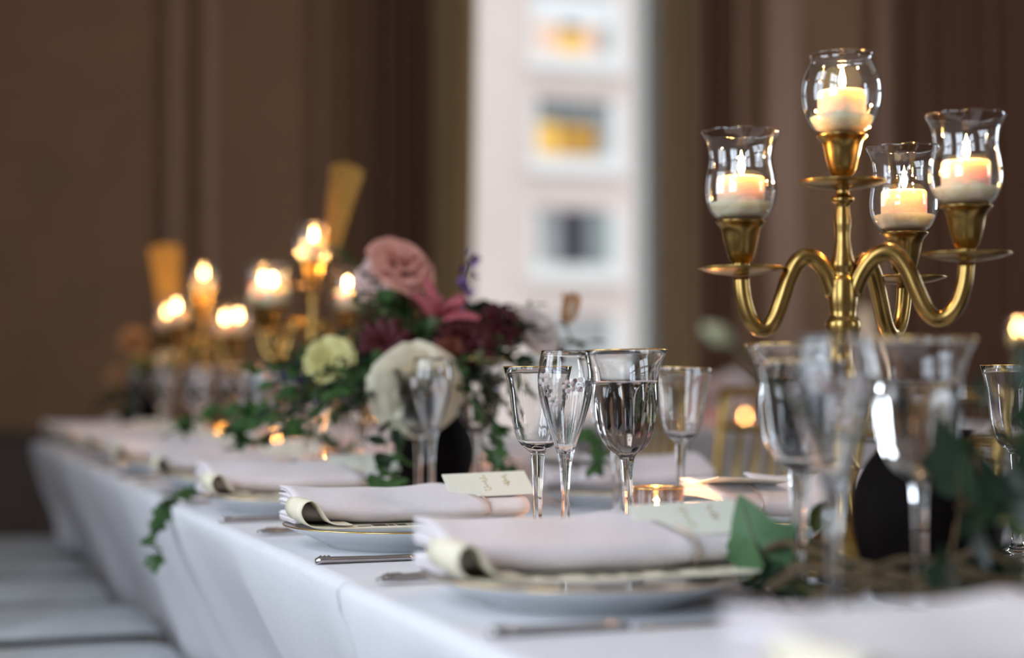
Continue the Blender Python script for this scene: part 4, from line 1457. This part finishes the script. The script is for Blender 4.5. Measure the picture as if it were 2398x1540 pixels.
# budded stem reaching out, strongly out of focus
bt = thing('flower_bud', 'blurred pale green bud on a bent stem before the candelabrum', 'flower', v0, 0, 'flowers in the arrangements')
P = [v0, W(1960, 1020, 1.30), W(1850, 930, 1.15), W(1770, 860, 1.06), W(1712, 800, 1.03)]
part('stem', tube([p - v0 for p in spline(P, 6)], 0.0016, 6), 'stem_green', bt)
bud = part('bud', lathe(resample([(0.0004, 0), (0.004, 0.003), (0.0060, 0.009), (0.0042, 0.016), (0.0006, 0.021)], 3), 16), 'bud_green', bt)
bud.location = W(1714, 802, 1.03) - v0
bud.rotation_euler = (0, R(-60), R(-20))

# --- far arrangement
for i, (px, py, d, m, dm) in enumerate([(312, 800, 4.9, 'petal_tan', 0.08), (330, 860, 4.85, 'petal_olive', 0.07), (395, 850, 4.9, 'petal_cream', 0.07), (272, 880, 4.8, 'petal_tan', 0.06)]):
    bloom('rose', ['tan rose topping the far vase', 'olive yellow rose of the far vase', 'cream rose of the far vase beside the candelabrum', 'low tan rose of the far vase'][i], 'flower', W(px, py, d), dm, m, ROSE, (-0.2, -0.8, 0.5), stem_to=st(v2))
for i, (px, py, d) in enumerate([(250, 870, 4.8), (290, 820, 4.9), (350, 800, 4.9), (420, 850, 4.85), (260, 940, 4.75), (310, 960, 4.7), (400, 930, 4.7), (230, 950, 4.8), (370, 880, 4.75)]):
    tip_ = W(px, py, d)
    b = Vector(st(v2))
    sprig('foliage_sprig', [b, b.lerp(tip_, .5) + Vector((0, 0, .04)), tip_], 11, 0.038, ['oval', 'round'][i % 2], ['leaf_olive', 'leaf_deep'][i % 2],
          'olive green sprig spreading from the far vase', group='sprigs of the far arrangement', start=0.3)


def palm(foot, base, top, w0, w1, label):
    foot, base, top = Vector(foot), Vector(base), Vector(top)
    t = thing('dried_palm_leaf', label, 'dried leaf', foot, 0, 'dried golden palm leaves')
    ax = (top - base)
    L = ax.length
    ax = ax.normalized()
    right = Vector((math.cos(YAW), -math.sin(YAW), 0))
    right = (right - ax * right.dot(ax)).normalized()
    nrm = right.cross(ax)
    n = 9
    for k in range(n):
        u0, u1 = 2 * k / n - 1, 2 * (k + 1) / n - 1
        def f(a, v, u0=u0, u1=u1):
            u = u0 + (u1 - u0) * a
            w = w0 + (w1 - w0) * v
            l = L * (1 - 0.06 * (u * u)) 
            fold_ = 0.004 * (abs(a - 0.5) * 2) * (1 + v)
            return (base - foot) + right * (u * w / 2) + ax * (l * v) + nrm * (fold_ + 0.01 * u * u)
        thick(part('pleat', grid(f, 3, 5), 'dried_gold', t, smooth=False), 0.0008)
    part('stem', tube(spline([Vector((0, 0, 0)), (base - foot) * .5, (base - foot) + ax * .02], 4), 0.003, 6), 'twig', t)
    return t


palm((0.46, 3.40, ZL), W(778, 575, 3.5), W(818, 385, 3.5), 0.030, 0.066, 'golden dried palm leaf leaning beside the second candelabrum')
palm((0.36, 5.1, ZL), W(398, 725, 5.0), W(388, 572, 5.0), 0.055, 0.090, 'golden dried palm leaf upright beside the far candelabrum')

# --- things on the neighbouring table
pt = W(2022, 760, 6.6)
tp = thing('taper_candle', 'white unlit taper candle behind the candelabrum stem', 'candle', (pt.x, pt.y, ZL))
part('wax', lathe([(0.0001, 0.055), (0.018, 0.055), (0.024, 0.2), (0.030, 0.36), (0.024, 0.46), (0.0001, 0.47)], 20), 'wax', tp)
part('holder', lathe([(0.0001, 0), (0.04, 0), (0.042, 0.006), (0.014, 0.02), (0.012, 0.045), (0.02, 0.07), (0.018, 0.07)], 24), 'brass', tp)
for i, (px, py, d, m) in enumerate([(1680, 925, 6.6, 'petal_blush'), (1725, 910, 6.7, 'petal_white'), (1840, 930, 6.5, 'petal_blush'), (1650, 945, 6.9, 'petal_peach')]):
    p = W(px, py, d)
    bloom('rose', ['blush rose on the neighbouring table behind the leaning wine glass', 'white rose on the neighbouring table above the gold chair', 'blush rose on the neighbouring table behind the candelabrum', 'peach rose on the neighbouring table near the window'][i], 'flower',
          p, 0.13, m, ROSE, (-0.1, -0.9, 0.4), 'flowers on the neighbouring table', stem_to=(p.x, p.y + .02, ZL))
